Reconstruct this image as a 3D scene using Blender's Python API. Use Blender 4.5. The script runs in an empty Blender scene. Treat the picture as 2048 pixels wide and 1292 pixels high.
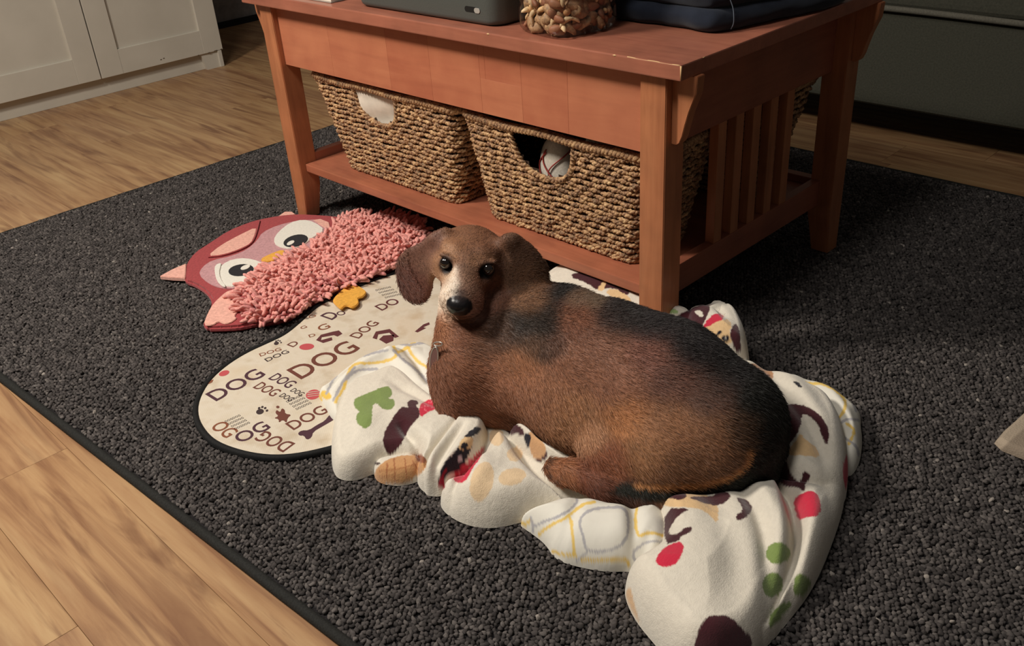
import bpy, bmesh, math, random
import numpy as np
from mathutils import Vector, Matrix
from mathutils import noise as mnoise
random.seed(7); rng = np.random.default_rng(7)
scn = bpy.context.scene
COL = scn.collection

# ---------------------------------------------------------------- camera
CAMP = np.array([-0.933567, -0.685874, 0.747977])
YAW, PITCH, ROLL, FOC, IW, IH = 0.817315, -0.520545, -0.071973, 1863.09, 2048.0, 1292.0
_f = np.array([math.cos(PITCH)*math.cos(YAW), math.cos(PITCH)*math.sin(YAW), math.sin(PITCH)])
_r = np.cross(_f, [0, 0, 1]); _r /= np.linalg.norm(_r)
_u = np.cross(_r, _f)
_c, _s = math.cos(ROLL), math.sin(ROLL)
_r, _u = _c*_r + _s*_u, -_s*_r + _c*_u
cd = bpy.data.cameras.new('camera'); cam = bpy.data.objects.new('camera', cd); COL.objects.link(cam)
cd.sensor_width = 36; cd.lens = FOC/IW*36; cd.clip_start = .02
m = Matrix(((_r[0], _u[0], -_f[0], CAMP[0]), (_r[1], _u[1], -_f[1], CAMP[1]), (_r[2], _u[2], -_f[2], CAMP[2]), (0, 0, 0, 1)))
cam.matrix_world = m
scn.camera = cam

# ---------------------------------------------------------------- light
scn.view_settings.view_transform = 'Standard'; scn.view_settings.look = 'None'
scn.view_settings.gamma = 1; scn.view_settings.use_curve_mapping = False
scn.view_settings.exposure = 0.0
wd = bpy.data.worlds.new('world'); scn.world = wd; wd.use_nodes = True
wd.node_tree.nodes['Background'].inputs[0].default_value = (1.0, .93, .86, 1)
wd.node_tree.nodes['Background'].inputs[1].default_value = 0.06

def area(name, loc, target, size, power, color):
    l = bpy.data.lights.new(name, 'AREA'); l.shape = 'DISK'; l.size = size; l.energy = power; l.color = color
    o = bpy.data.objects.new(name, l); COL.objects.link(o); o.location = loc
    o.rotation_euler = (Vector(target)-Vector(loc)).to_track_quat('-Z', 'Y').to_euler()
    return o
area('room_lamp', (-1.25, 1.05, 1.75), (-.1, .2, 0), .34, 41, (1, .92, .82))
area('ceiling_lamp', (-1.2, .05, 2.3), (0, .2, 0), .6, 19, (1, .95, .89))

# ---------------------------------------------------------------- helpers
def un(x, y, z=0.0):
    """world point at height z that a measured picture point corresponds to"""
    d = _f + _r*((x-IW/2)/FOC) - _u*((y-IH/2)/FOC)
    return CAMP + d*((z-CAMP[2])/d[2])
def proj(P):
    d = np.asarray(P)-CAMP; z = d@_f
    return np.stack([IW/2+FOC*(d@_r)/z, IH/2-FOC*(d@_u)/z], -1)

def lin(c):
    return tuple((v/255/12.92 if v/255 <= .04045 else ((v/255+.055)/1.055)**2.4) for v in c)
def rgba(c): return lin(c)+(1,)

def wloc(o):
    v = Vector((0, 0, 0))
    while o is not None: v += o.location; o = o.parent
    return v
def link(name, me, mat, parent=None, smooth=False, kind=None):
    o = bpy.data.objects.new(name, me); COL.objects.link(o)
    if mat is not None and not me.materials:
        for mm in (mat if isinstance(mat, (list, tuple)) else [mat]): me.materials.append(mm)
    if parent is not None:
        o.parent = parent; me.transform(Matrix.Translation(-wloc(parent)))
    if smooth: me.polygons.foreach_set('use_smooth', [True]*len(me.polygons))
    if kind: o['kind'] = kind
    return o
def empty(name, loc, label=None, cat=None, group=None):
    o = bpy.data.objects.new(name, None); COL.objects.link(o); o.location = loc; o.empty_display_size = .05
    return tag(o, label, cat, group)
def tag(o, label=None, cat=None, group=None, kind=None):
    if label: o['label'] = label
    if cat: o['category'] = cat
    if group: o['group'] = group
    if kind: o['kind'] = kind
    return o
def fromdata(name, v, f):
    me = bpy.data.meshes.new(name); me.from_pydata([tuple(map(float, p)) for p in v], [], f); me.update(); return me
def bm_mesh(name, bm):
    me = bpy.data.meshes.new(name); bm.normal_update(); bm.to_mesh(me); bm.free(); return me
def box_bm(x0, x1, y0, y1, z0, z1, bev=.0015, seg=2, bm=None):
    b = bmesh.new()
    r = bmesh.ops.create_cube(b, size=1)
    bmesh.ops.scale(b, vec=(x1-x0, y1-y0, z1-z0), verts=b.verts)
    bmesh.ops.translate(b, vec=((x0+x1)/2, (y0+y1)/2, (z0+z1)/2), verts=b.verts)
    if bev: bmesh.ops.bevel(b, geom=b.edges[:], offset=bev, segments=seg, profile=.6, affect='EDGES')
    if bm is not None:
        me = bm_mesh('t', b); bm.from_mesh(me); bpy.data.meshes.remove(me); return bm
    return b
def box(name, x0, x1, y0, y1, z0, z1, mat, parent=None, bev=.0015, seg=2, **k):
    return link(name, bm_mesh(name, box_bm(x0, x1, y0, y1, z0, z1, bev, seg)), mat, parent, **k)
def prism(name, poly, axis, a, b, mat, parent=None, bev=0):
    """poly: 2D points in the two other axes (cyclic order), extruded along axis from a to b"""
    n = len(poly); v = []
    for t in (a, b):
        for p in poly:
            q = list(p); q.insert(axis, t); v.append(q)
    f = [list(range(n))[::-1], list(range(n, 2*n))]+[[i, (i+1) % n, n+(i+1) % n, n+i] for i in range(n)]
    me = fromdata(name, v, f); bm = bmesh.new(); bm.from_mesh(me); bmesh.ops.recalc_face_normals(bm, faces=bm.faces)
    if bev: bmesh.ops.bevel(bm, geom=bm.edges[:], offset=bev, segments=2, affect='EDGES')
    bm.to_mesh(me); bm.free()
    return link(name, me, mat, parent)
def tube_data(pts, rad, n=6, closed=False, v=None, f=None, caps=True):
    """tube through pts (N,3); rad scalar or (N,)"""
    P = np.asarray(pts, float); N = len(P); R = np.broadcast_to(rad, (N,))
    T = np.roll(P, -1, 0)-np.roll(P, 1, 0) if closed else np.gradient(P, axis=0)
    T /= np.linalg.norm(T, axis=1)[:, None]+1e-12
    up = np.array([0, 0, 1.]) if abs(T[:, 2]).mean() < .8 else np.array([1., 0, 0])
    A = np.cross(T, up); A /= np.linalg.norm(A, axis=1)[:, None]+1e-12; B = np.cross(A, T)
    v = [] if v is None else v; f = [] if f is None else f; o = len(v)
    for k in range(n):
        pass
    ang = np.arange(n)*2*np.pi/n
    V = P[:, None]+R[:, None, None]*(A[:, None]*np.cos(ang)[None, :, None]+B[:, None]*np.sin(ang)[None, :, None])
    v.extend(V.reshape(-1, 3).tolist())
    for i in range(N if closed else N-1):
        j = (i+1) % N
        for k in range(n):
            f.append((o+i*n+k, o+i*n+(k+1) % n, o+j*n+(k+1) % n, o+j*n+k))
    if caps and not closed:
        f.append(tuple(o+k for k in range(n))[::-1]); f.append(tuple(o+(N-1)*n+k for k in range(n)))
    return v, f
def tube(name, pts, rad, mat, parent=None, n=6, closed=False):
    v, f = tube_data(pts, rad, n, closed); return link(name, fromdata(name, v, f), mat, parent, smooth=True)
def smooth_poly(pts, it=2, closed=True):
    P = np.asarray(pts, float)
    for _ in range(it):   # Chaikin
        if closed:
            Q = np.roll(P, -1, 0); P = np.stack([P*.75+Q*.25, P*.25+Q*.75], 1).reshape(-1, P.shape[1])
        else:
            Q = P[1:]; M = np.stack([P[:-1]*.75+Q*.25, P[:-1]*.25+Q*.75], 1).reshape(-1, P.shape[1]); P = np.vstack([P[:1], M, P[-1:]])
    return P
def polysdf(P, X, Y):
    """signed distance (negative inside) from points X,Y to 2D polygon P"""
    P = np.asarray(P)[:, :2]; d = np.full(X.shape, 1e9); ins = np.zeros(X.shape, bool); j = len(P)-1
    for i in range(len(P)):
        ax, ay = P[j]; bx, by = P[i]; ex, ey = bx-ax, by-ay; wx, wy = X-ax, Y-ay
        t = np.clip((wx*ex+wy*ey)/(ex*ex+ey*ey+1e-18), 0, 1)
        d = np.minimum(d, (wx-ex*t)**2+(wy-ey*t)**2)
        if ey != 0: ins ^= ((ay > Y) != (by > Y)) & (X < (Y-ay)*ex/ey+ax)
        j = i
    d = np.sqrt(d); return np.where(ins, -d, d)
def slab(name, poly3, z0, z1, mat, parent=None, bev=.001, smooth_it=0):
    """flat shape lying on the ground from outline of world xy points"""
    P = np.asarray(poly3)[:, :2]
    if smooth_it: P = smooth_poly(P, smooth_it)
    return prism(name, [tuple(p) for p in P], 2, z0, z1, mat, parent, bev)
def upoly(px, z): return np.array([un(x, y, z) for x, y in px])

# ---------------------------------------------------------------- materials
class NT:
    def __init__(s, name):
        s.m = bpy.data.materials.new(name); s.m.use_nodes = True; s.t = s.m.node_tree; s.b = s.t.nodes['Principled BSDF']
        s.out = s.t.nodes['Material Output']
    def n(s, typ, **k):
        nd = s.t.nodes.new('ShaderNode'+typ)
        for a, v in k.items():
            if a.startswith('_'): nd.inputs[a[1:].replace('_', ' ')].default_value = v
            else: setattr(nd, a, v)
        return nd
    def l(s, a, b): s.t.links.new(a, b); return s
    def coord(s, which='Object', scale=(1, 1, 1), rot=(0, 0, 0), rand=0):
        tc = s.n('TexCoord'); mp = s.n('Mapping'); mp.inputs['Scale'].default_value = scale; mp.inputs['Rotation'].default_value = rot
        s.l(tc.outputs[which], mp.inputs['Vector'])
        if rand:
            oi = s.n('ObjectInfo'); mu = s.n('Math', operation='MULTIPLY'); mu.inputs[1].default_value = rand
            s.l(oi.outputs['Random'], mu.inputs[0]); s.l(mu.outputs[0], mp.inputs['Location'])
        return mp.outputs[0]
    def noise(s, vec, scale, detail=4, rough=.55, dist=0):
        n = s.n('TexNoise'); n.inputs['Scale'].default_value = scale; n.inputs['Detail'].default_value = detail
        n.inputs['Roughness'].default_value = rough; n.inputs['Distortion'].default_value = dist
        s.l(vec, n.inputs['Vector']); return n.outputs['Fac']
    def ramp(s, fac, stops, interp='LINEAR'):
        r = s.n('ValToRGB'); e = r.color_ramp.elements; r.color_ramp.interpolation = interp
        while len(e) < len(stops): e.new(.5)
        for el, (p, c) in zip(e, stops): el.position = p; el.color = rgba(c) if len(c) == 3 else c
        s.l(fac, r.inputs[0]); return r.outputs[0]
    def mix(s, fac, a, b, mode='MIX'):
        m = s.n('Mix', data_type='RGBA', blend_type=mode)
        for sock, v in ((0, fac), (6, a), (7, b)):
            if isinstance(v, (int, float)): m.inputs[sock].default_value = v
            elif isinstance(v, tuple): m.inputs[sock].default_value = rgba(v) if len(v) == 3 else v
            else: s.l(v, m.inputs[sock])
        return m.outputs[2]
    def bump(s, h, strength=.3, dist=.002):
        b = s.n('Bump'); b.inputs['Strength'].default_value = strength; b.inputs['Distance'].default_value = dist
        s.l(h, b.inputs['Height']); s.l(b.outputs[0], s.b.inputs['Normal']); return b
    def set(s, color=None, rough=.6, spec=.5, sheen=0, metal=0):
        if color is not None:
            if isinstance(color, tuple): s.b.inputs['Base Color'].default_value = rgba(color)
            else: s.l(color, s.b.inputs['Base Color'])
        s.b.inputs['Roughness'].default_value = rough; s.b.inputs['Specular IOR Level'].default_value = spec
        s.b.inputs['Sheen Weight'].default_value = sheen; s.b.inputs['Metallic'].default_value = metal
        return s.m
def simple(name, c, rough=.6, spec=.4, nscale=0, var=.1, bump=0, bdist=.001, **k):
    t = NT(name)
    if nscale:
        f = t.noise(t.coord(), nscale, 5)
        lo = tuple(max(0, v*(1-var)) for v in c); hi = tuple(min(255, v*(1+var)) for v in c)
        col = t.ramp(f, [(.3, lo), (.7, hi)])
        if bump: t.bump(f, bump, bdist)
        return t.set(col, rough, spec, **k)
    return t.set(c, rough, spec, **k)
def wood(name, dark, mid, light, axis=1, rough=.38, spec=.45, patch=False):
    t = NT(name); sc = [26, 26, 26]; sc[axis] = 2.2
    v = t.coord('Object', tuple(sc), rand=9); a = t.noise(v, 1.6, 6, .6, .6)
    col = t.ramp(a, [(.28, dark), (.5, mid), (.74, light)])
    b = t.noise(t.coord('Object', tuple(s*7 for s in sc)), 1.0, 3)
    col = t.mix(.22, col, t.ramp(b, [(.35, dark), (.65, light)]))
    bl = t.noise(t.coord('Object', (1, 1, 1), rand=5), 14, 3)     # blotchy stain
    col = t.mix(.35, col, t.ramp(bl, [(.35, tuple(x*.82 for x in mid)), (.65, tuple(min(255, x*1.1) for x in mid))]))
    t.bump(b, .12, .0006)
    return t.set(col, rough, spec)
M_LEG = wood('stained_cherry_leg', (138, 84, 56), (174, 110, 74), (192, 128, 88), 2)
M_LONG = wood('stained_cherry_long', (134, 76, 58), (164, 98, 72), (180, 114, 84), 1)
M_SHORT = wood('stained_cherry_short', (128, 72, 56), (152, 90, 68), (168, 104, 78), 0)
M_TOP = wood('stained_cherry_top', (134, 80, 64), (156, 96, 76), (172, 110, 86), 1, .33, .5)

# ---------------------------------------------------------------- floor planks
t = NT('floor_plank_wood')
v = t.coord('Object', (9, 1.0, 9), rand=40)
a = t.noise(v, 2.2, 5, .55, 1.4)
col = t.ramp(a, [(.30, (128, 98, 76)), (.43, (154, 126, 98)), (.58, (176, 150, 118)), (.75, (192, 170, 136))])
s1 = t.noise(t.coord('Object', (30, 1.6, 30), rand=23), 1.5, 6, .6, 1.0)
col = t.mix(.45, col, t.ramp(s1, [(.38, (116, 88, 70)), (.52, (170, 142, 110)), (.7, (190, 168, 134))]))
k1 = t.noise(t.coord('Object', (14, 1.3, 14), rand=71), 1.2, 4, .5, 2.2)
col = t.mix(t.ramp(k1, [(.57, (0, 0, 0)), (.70, (210, 210, 210))]), col, (98, 70, 56))
k2 = t.noise(t.coord('Object', (60, 14, 60), rand=71), .55, 2, .5, 0)
col = t.mix(t.ramp(k2, [(.74, (0, 0, 0)), (.80, (170, 170, 170))]), col, (90, 60, 42))
oi = t.n('ObjectInfo'); col = t.mix(.5, col, t.ramp(oi.outputs['Random'], [(0, (172, 128, 92)), (.5, (188, 148, 102)), (1, (196, 164, 118))]), 'SOFT_LIGHT')
t.bump(s1, .08, .0008)
M_FLOOR = t.set(col, .42, .35)
M_GAP = simple('floor_joint_dark', (104, 80, 60), .9)
ZF = -.012
flo = box('floor', -2.2, 3.3, -2.2, 3.9, ZF-.05, ZF-.004, M_GAP, bev=0); tag(flo, kind='structure')
PW = .127; x = -2.19; row = 0
while x < 3.28:
    y = -2.19-random.uniform(0, .9)
    if row == int((-.708+2.19)/PW): y = .524-1.22*3
    while y < 3.88:
        y0, y1 = max(y, -2.19), min(y+1.22, 3.88)
        # planks far outside the view are one piece of floor anyway
        if y1 > -2.1 and y1-y0 > .05:
            box('plank', x+.0002, x+PW-.0002, y0+.0002, y1-.0002, ZF-.006, ZF, M_FLOOR, flo, bev=.0003, seg=1)
        y += 1.22
    x += PW; row += 1

# walls far behind
t = NT('grey_plaster'); f = t.noise(t.coord(), 38, 4); t.bump(f, .5, .004)
M_WALL = t.set(t.ramp(f, [(.3, (128, 124, 122)), (.7, (150, 146, 142))]), .9, .2)
tag(box('wall_left', -2.2, 3.3, 2.86, 2.94, ZF+.02, 2.4, M_WALL, bev=0), kind='structure')
tag(box('wall_back', 3.22, 3.3, -2.2, 2.86, ZF, 2.4, M_WALL, bev=0), kind='structure')
tag(box('gap_shadow_strip_left', -2.2, 3.22, 2.852, 2.865, ZF, ZF+.024, simple('black_gap_strip', (20, 20, 20), .8), bev=.001), kind='structure')  # black strip standing in for the shadow gap along the wall foot

# ---------------------------------------------------------------- rug
t = NT('rug_yarn'); 
oi = t.n('ObjectInfo'); at = t.n('Attribute', attribute_name='tint', attribute_type='INSTANCER')
yn = t.noise(t.coord('Object'), 300, 2)
col = t.ramp(at.outputs['Fac'], [(0, (48, 45, 44)), (.5, (83, 78, 76)), (.85, (108, 102, 98)), (1, (150, 142, 134))])
t.bump(yn, .5, .001); M_YARN = t.set(col, .95, .1)
M_RUGBASE = simple('rug_backing', (34, 32, 33), .95, .1, 500, .3)
M_BIND = simple('rug_binding', (36, 36, 34), .85, .2, 400, .2, .5)
RX0, RX1, RY0, RY1 = -.70, .93, -1.0, 1.388
EX0, EX1 = -.557, -.6975   # near edge runs slightly askew: x at RY0 and at RY1
def edge_x(y): return EX0+(EX1-EX0)*(y-RY0)/(RY1-RY0)
rug = empty('area_rug', ((RX0+RX1)/2, (RY0+RY1)/2, ZF), 'large charcoal grey looped rug with a dark bound edge under the coffee table', 'rug')
prism('backing', [(EX0, RY0), (RX1, RY0), (RX1, RY1), (EX1, RY1)], 2, ZF, -.0035, M_RUGBASE, rug, bev=.002)
v, f = [], []
for a_, b_ in (((EX0, RY0), (EX1, RY1)), ((EX1, RY1), (RX1, RY1)), ((RX1, RY1), (RX1, RY0))):
    n_ = 60; P = np.stack([np.linspace(a_[0], b_[0], n_), np.linspace(a_[1], b_[1], n_), np.full(n_, -.006)+rng.normal(0, .0003, n_)], 1)
    tube_data(P, .0066, 8, v=v, f=f)
bd = link('binding', fromdata('binding', v, f), M_BIND, rug, smooth=True)
# loops of the pile: one small knot instanced on a row pattern
gx = np.arange(RX0+.007, RX1-.004, .0046); gy = np.arange(RY0+.0, RY1-.005, .0060)
X, Y = np.meshgrid(gx, gy, indexing='ij')
Y = Y+(np.arange(len(gx)) % 2)[:, None]*.0030
X = X+rng.normal(0, .0007, X.shape); Y = Y+rng.normal(0, .0009, Y.shape)
P = np.stack([X.ravel(), Y.ravel(), np.full(X.size, -.0028)+rng.normal(0, .0009, X.size)], 1)
q = proj(P); keep = (P[:, 0] > edge_x(P[:, 1])+.006)
P = P[keep]-np.array(wloc(rug)); NP_ = len(P)
me = bpy.data.meshes.new('pile'); me.vertices.add(NP_); me.vertices.foreach_set('co', P.astype(np.float32).ravel())
tn = np.clip(rng.beta(2.2, 3.2, NP_)*.95+(rng.random(NP_) > .99)*.4, 0, 1)
at_ = me.attributes.new('tint', 'FLOAT', 'POINT'); at_.data.foreach_set('value', tn.astype(np.float32))
sc_ = np.stack([rng.uniform(.85, 1.25, NP_), rng.uniform(.8, 1.2, NP_), rng.uniform(.75, 1.3, NP_)], 1)
at_ = me.attributes.new('sc', 'FLOAT_VECTOR', 'POINT'); at_.data.foreach_set('vector', sc_.astype(np.float32).ravel())
rt_ = np.stack([rng.normal(0, .9, NP_), rng.normal(0, .3, NP_), rng.normal(.45, .45, NP_)*np.where(rng.random(NP_) > .35, 1, -.6)], 1)
at_ = me.attributes.new('rt', 'FLOAT_VECTOR', 'POINT'); at_.data.foreach_set('vector', rt_.astype(np.float32).ravel())
pile = bpy.data.objects.new('pile', me); COL.objects.link(pile); pile.parent = rug; pile['kind'] = 'stuff'
gn = bpy.data.node_groups.new('pile_loops', 'GeometryNodeTree')
gn.interface.new_socket('Geometry', in_out='INPUT', socket_type='NodeSocketGeometry'); gn.interface.new_socket('Geometry', in_out='OUTPUT', socket_type='NodeSocketGeometry')
gi = gn.nodes.new('NodeGroupInput'); go = gn.nodes.new('NodeGroupOutput')
ico = gn.nodes.new('GeometryNodeMeshIcoSphere'); ico.inputs['Radius'].default_value = .0033; ico.inputs['Subdivisions'].default_value = 2
tr = gn.nodes.new('GeometryNodeTransform'); tr.inputs['Scale'].default_value = (.78, 1.26, .86)
ss = gn.nodes.new('GeometryNodeSetShadeSmooth')
sm = gn.nodes.new('GeometryNodeSetMaterial'); sm.inputs['Material'].default_value = M_YARN
ip = gn.nodes.new('GeometryNodeInstanceOnPoints'); 
na = gn.nodes.new('GeometryNodeInputNamedAttribute'); na.data_type = 'FLOAT_VECTOR'; na.inputs['Name'].default_value = 'sc'
nr = gn.nodes.new('GeometryNodeInputNamedAttribute'); nr.data_type = 'FLOAT_VECTOR'; nr.inputs['Name'].default_value = 'rt'
gn.links.new(gi.outputs[0], ip.inputs['Points']); sp_ = gn.nodes.new('GeometryNodeSetPosition'); nt_ = gn.nodes.new('ShaderNodeTexNoise'); nt_.inputs['Scale'].default_value = 330; nt_.inputs['Detail'].default_value = 1
vs_ = gn.nodes.new('ShaderNodeVectorMath'); vs_.operation = 'SUBTRACT'; vs_.inputs[1].default_value = (.5, .5, .5); vm_ = gn.nodes.new('ShaderNodeVectorMath'); vm_.operation = 'SCALE'; vm_.inputs['Scale'].default_value = .0042
gn.links.new(nt_.outputs['Color'], vs_.inputs[0]); gn.links.new(vs_.outputs[0], vm_.inputs[0]); gn.links.new(vm_.outputs[0], sp_.inputs['Offset'])
gn.links.new(ico.outputs['Mesh'], sp_.inputs['Geometry']); gn.links.new(sp_.outputs[0], tr.inputs['Geometry']); gn.links.new(tr.outputs[0], ss.inputs[0]); gn.links.new(ss.outputs[0], sm.inputs['Geometry'])
gn.links.new(sm.outputs[0], ip.inputs['Instance']); gn.links.new(na.outputs[0], ip.inputs['Scale']); gn.links.new(nr.outputs[0], ip.inputs['Rotation'])
gn.links.new(ip.outputs[0], go.inputs[0])
pile.modifiers.new('loops', 'NODES').node_group = gn

# ---------------------------------------------------------------- white cabinet
t = NT('white_paint'); f = t.noise(t.coord(), 9, 3)
M_WHITE = t.set(t.ramp(f, [(.3, (200, 194, 180)), (.7, (208, 202, 188))]), .5, .35)
CY = 2.29
cab = empty('white_cabinet', (-.2, CY+.2, ZF), 'white shaker cabinet with two panel doors standing against the grey wall', 'cabinet')
box('carcass', -.60, .598, CY+.018, CY+.42, .042, 1.0, M_WHITE, cab)
def shaker(x0, x1):
    b = box_bm(x0, x1, CY+.008, CY+.017, .05, .95, .0004)
    box_bm(x0, x0+.07, CY, CY+.012, .043, .96, .0012, bm=b); box_bm(x1-.07, x1, CY, CY+.012, .043, .96, .0012, bm=b)
    box_bm(x0+.0702, x1-.0702, CY+.0006, CY+.012, .043, .118, .0008, bm=b); box_bm(x0+.0702, x1-.0702, CY+.0006, CY+.012, .88, .96, .0008, bm=b)
    return link('door', bm_mesh('door', b), M_WHITE, cab)
shaker(-.60, .186); 
shaker(.190, .612)
box('plinth', -.60, .56, CY+.022, CY+.04, ZF, .042, M_WHITE, cab)
box('foot', .592, .606, CY+.0, CY+.12, ZF, .042, M_WHITE, cab)
prism('foot_block', [(.545, ZF), (.592, ZF), (.592, .042), (.532, .042)], 1, CY+.006, CY+.022, M_WHITE, cab)
v, f = [], []
MCH = simple('chipped_paint', (84, 66, 50), .8)
for (cx_, cz_, w_) in ((.56, .043, .010), (.585, .0445, .014), (.606, .045, .008), (.39, .058, .006), (.40, .060, .006), (.52, .0435, .004)):
    v = []; f = []; o = 0; v += [(cx_-w_/2, CY-.0006, cz_-.0012), (cx_+w_/2, CY-.0006, cz_-.0008), (cx_+w_/2.4, CY-.0006, cz_+.0012), (cx_-w_/2.6, CY-.0006, cz_+.0008)]; f.append((o, o+1, o+2, o+3)); link('paint_chip', fromdata('paint_chip', v, f), MCH, cab)

# ---------------------------------------------------------------- sofa
t = NT('sofa_cloth'); f = t.noise(t.coord(), 260, 3); t.bump(f, .4, .001)
M_SOFA = t.set(t.ramp(f, [(.3, (54, 54, 46)), (.7, (64, 63, 54))]), .92, .2)
sofa = empty('grey_sofa', (1.6, -.3, ZF), 'dark grey upholstered sofa front with a piped seam at the right', 'sofa')
box('base', 1.05, 2.0, -1.6, 1.0, .086, .294, M_SOFA, sofa, bev=.012, seg=3)
box('seat_cushion', 1.04, 2.0, -1.6, 1.0, .297, .46, M_SOFA, sofa, bev=.02, seg=4)
P = [(1.041, y, .2955+.002*math.sin(y*9)) for y in np.linspace(-1.6, 1.0, 60)]
o = tube('piping', P, .0065, simple('sofa_piping', (84, 81, 72), .9, .2, 300, .1), sofa, 8)
for sx, sy in ((1.3, .9), (1.9, .9), (1.3, -1.5), (1.9, -1.5)): box('leg', sx-.03, sx+.03, sy-.03, sy+.03, ZF, .087, simple('sofa_leg', (28, 22, 18)), sofa)

# ---------------------------------------------------------------- coffee table
L, D, Wl, H, TT = .9385, .5166, .041, .43, .0195
tab = empty('coffee_table', (D/2, L/2, 0), 'cherry stained wooden coffee table with slatted ends and a lower shelf', 'table')
tb = box('tabletop', -.015, D+.015, -.032, L+.032, H, H+TT, M_TOP, tab, bev=.0018, seg=2)
MWEAR = simple('worn_edge_wood', (214, 176, 128), .7)
# worn pale spots on the front corner and front edge
tube('worn_edge', [(-.0148, -.0318, H+.002), (-.0149, -.0319, H+.010), (-.0147, -.0317, H+TT-.001)], [.0007, .0010, .0013], MWEAR, tb, 6)
tube('worn_edge', [(-.0142, y, H+TT-.0009+.0003*math.sin(y*170)) for y in np.linspace(-.03, .05, 24)], .0007, MWEAR, tb, 5)
for yy in (.30, .07): tube('worn_edge', [(-.0146, yy+d, H+TT-.0012) for d in (-.003, 0, .003)], [.0004, .0013, .0004], MWEAR, tb, 5)
tube('worn_edge', [(.03+.001*i, -.0316, H+TT-.0008) for i in range(5)], .0006, MWEAR, tb, 5)
def leg(sx, sy):
    ox_, oy_ = (0, 0)
    zt, wt = .070, .032
    b = bmesh.new()
    rings = [(0, wt), (zt, Wl), (H, Wl)]; vs = []
    for z, w in rings:
        xs = (0, w) if sx == 0 else (D-w, D); ys = (0, w) if sy == 0 else (L-w, L)
        vs.append([b.verts.new(p) for p in ((xs[0], ys[0], z), (xs[1], ys[0], z), (xs[1], ys[1], z), (xs[0], ys[1], z))])
    b.faces.new(vs[0][::-1]); b.faces.new(vs[2])
    for i in (0, 1):
        for k in range(4): b.faces.new((vs[i][k], vs[i][(k+1) % 4], vs[i+1][(k+1) % 4], vs[i+1][k]))
    bmesh.ops.bevel(b, geom=b.edges[:], offset=.0012, segments=2, affect='EDGES')
    return link('leg', bm_mesh('leg', b), M_LEG, tab)
for sx in (0, 1):
    for sy in (0, 1):
        lo = leg(sx, sy)
        # corbel under the end overhang
        s = -1 if sy == 0 else 1; y0 = 0 if sy == 0 else L
        prof = [(0, .43), (-.037, .43), (-.0355, .408), (-.031, .397), (-.0255, .383), (-.0205, .366), (-.0165, .350), (-.0125, .341), (-.0085, .338), (0, .338)]
        xx = (.0125, .0285) if sx == 0 else (D-.0285, D-.0125)
        prism('corbel', [(y0+p[0]*(-s if sy else 1) if sy else p[0], p[1]) for p in prof], 0, xx[0], xx[1], M_LEG, tab, bev=.0008)
def apron_long(xc0, xc1):
    # veneer of several staves
    edges = [Wl, .163, .286, .352, .473, .57, .70, .80, L-Wl]
    return edges
t = NT('apron_veneer')
v = t.coord('Object', (8, 2, 22)); a = t.noise(v, 2.2, 6, .6, .8)
oi = t.n('ObjectInfo')
bl = t.noise(t.coord('Object', rand=30), 16, 4)
col = t.ramp(a, [(.3, (156, 92, 66)), (.5, (176, 106, 76)), (.72, (190, 122, 88))])
col = t.mix(.4, col, t.ramp(bl, [(.35, (162, 90, 68)), (.65, (196, 126, 92))]))
col = t.mix(.35, col, t.ramp(oi.outputs['Random'], [(0, (166, 94, 70)), (1, (192, 124, 92))]))
M_VEN = t.set(col, .36, .4)
ap = box('apron', .0125, .029, Wl-.001, L-Wl+.001, .3183, H-.0005, M_LONG, tab)
for e0, e1, z0, z1 in ((.041, .175, .3182, .4295), (.175, .265, .3182, .4295), (.265, .352, .3182, .372), (.265, .340, .372, .4295), (.340, .352, .372, .4295), (.352, .468, .3182, .4295), (.468, .575, .3182, .4295), (.575, .74, .3182, .4295), (.74, L-Wl, .3182, .4295)):
    box('veneer_panel', .0108, .0126, e0+.0001, e1-.0001, z0, z1, M_VEN, ap, bev=.00015, seg=1)
box('apron', D-.029, D-.0108, Wl-.001, L-Wl+.001, .3183, H-.0005, M_LONG, tab)
for sy in (0, 1):
    ya, yb = (.0235, .040) if sy == 0 else (L-.040, L-.0235)
    box('apron', Wl-.001, D-Wl+.001, ya, yb, .3205, H-.0005, M_SHORT, tab)
    box('rail', Wl-.001, D-Wl+.001, ya, yb, .0892, .1342, M_SHORT, tab)
    for c in (.1695, .2140, .2600, .3075, .3545):
        box('slat', c-.0103, c+.0103, ya+.0010, ya+.0160, .134, .3208, M_LEG, tab, bev=.0008)
box('shelf', .0134, D-.0134, Wl+.0005, L-Wl-.0005, .1014, .1175, M_LONG, tab, bev=.0018)
box('back_rail', D-.031, D-.0135, Wl, L-Wl, .1175, .1310, M_LONG, tab)
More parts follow.
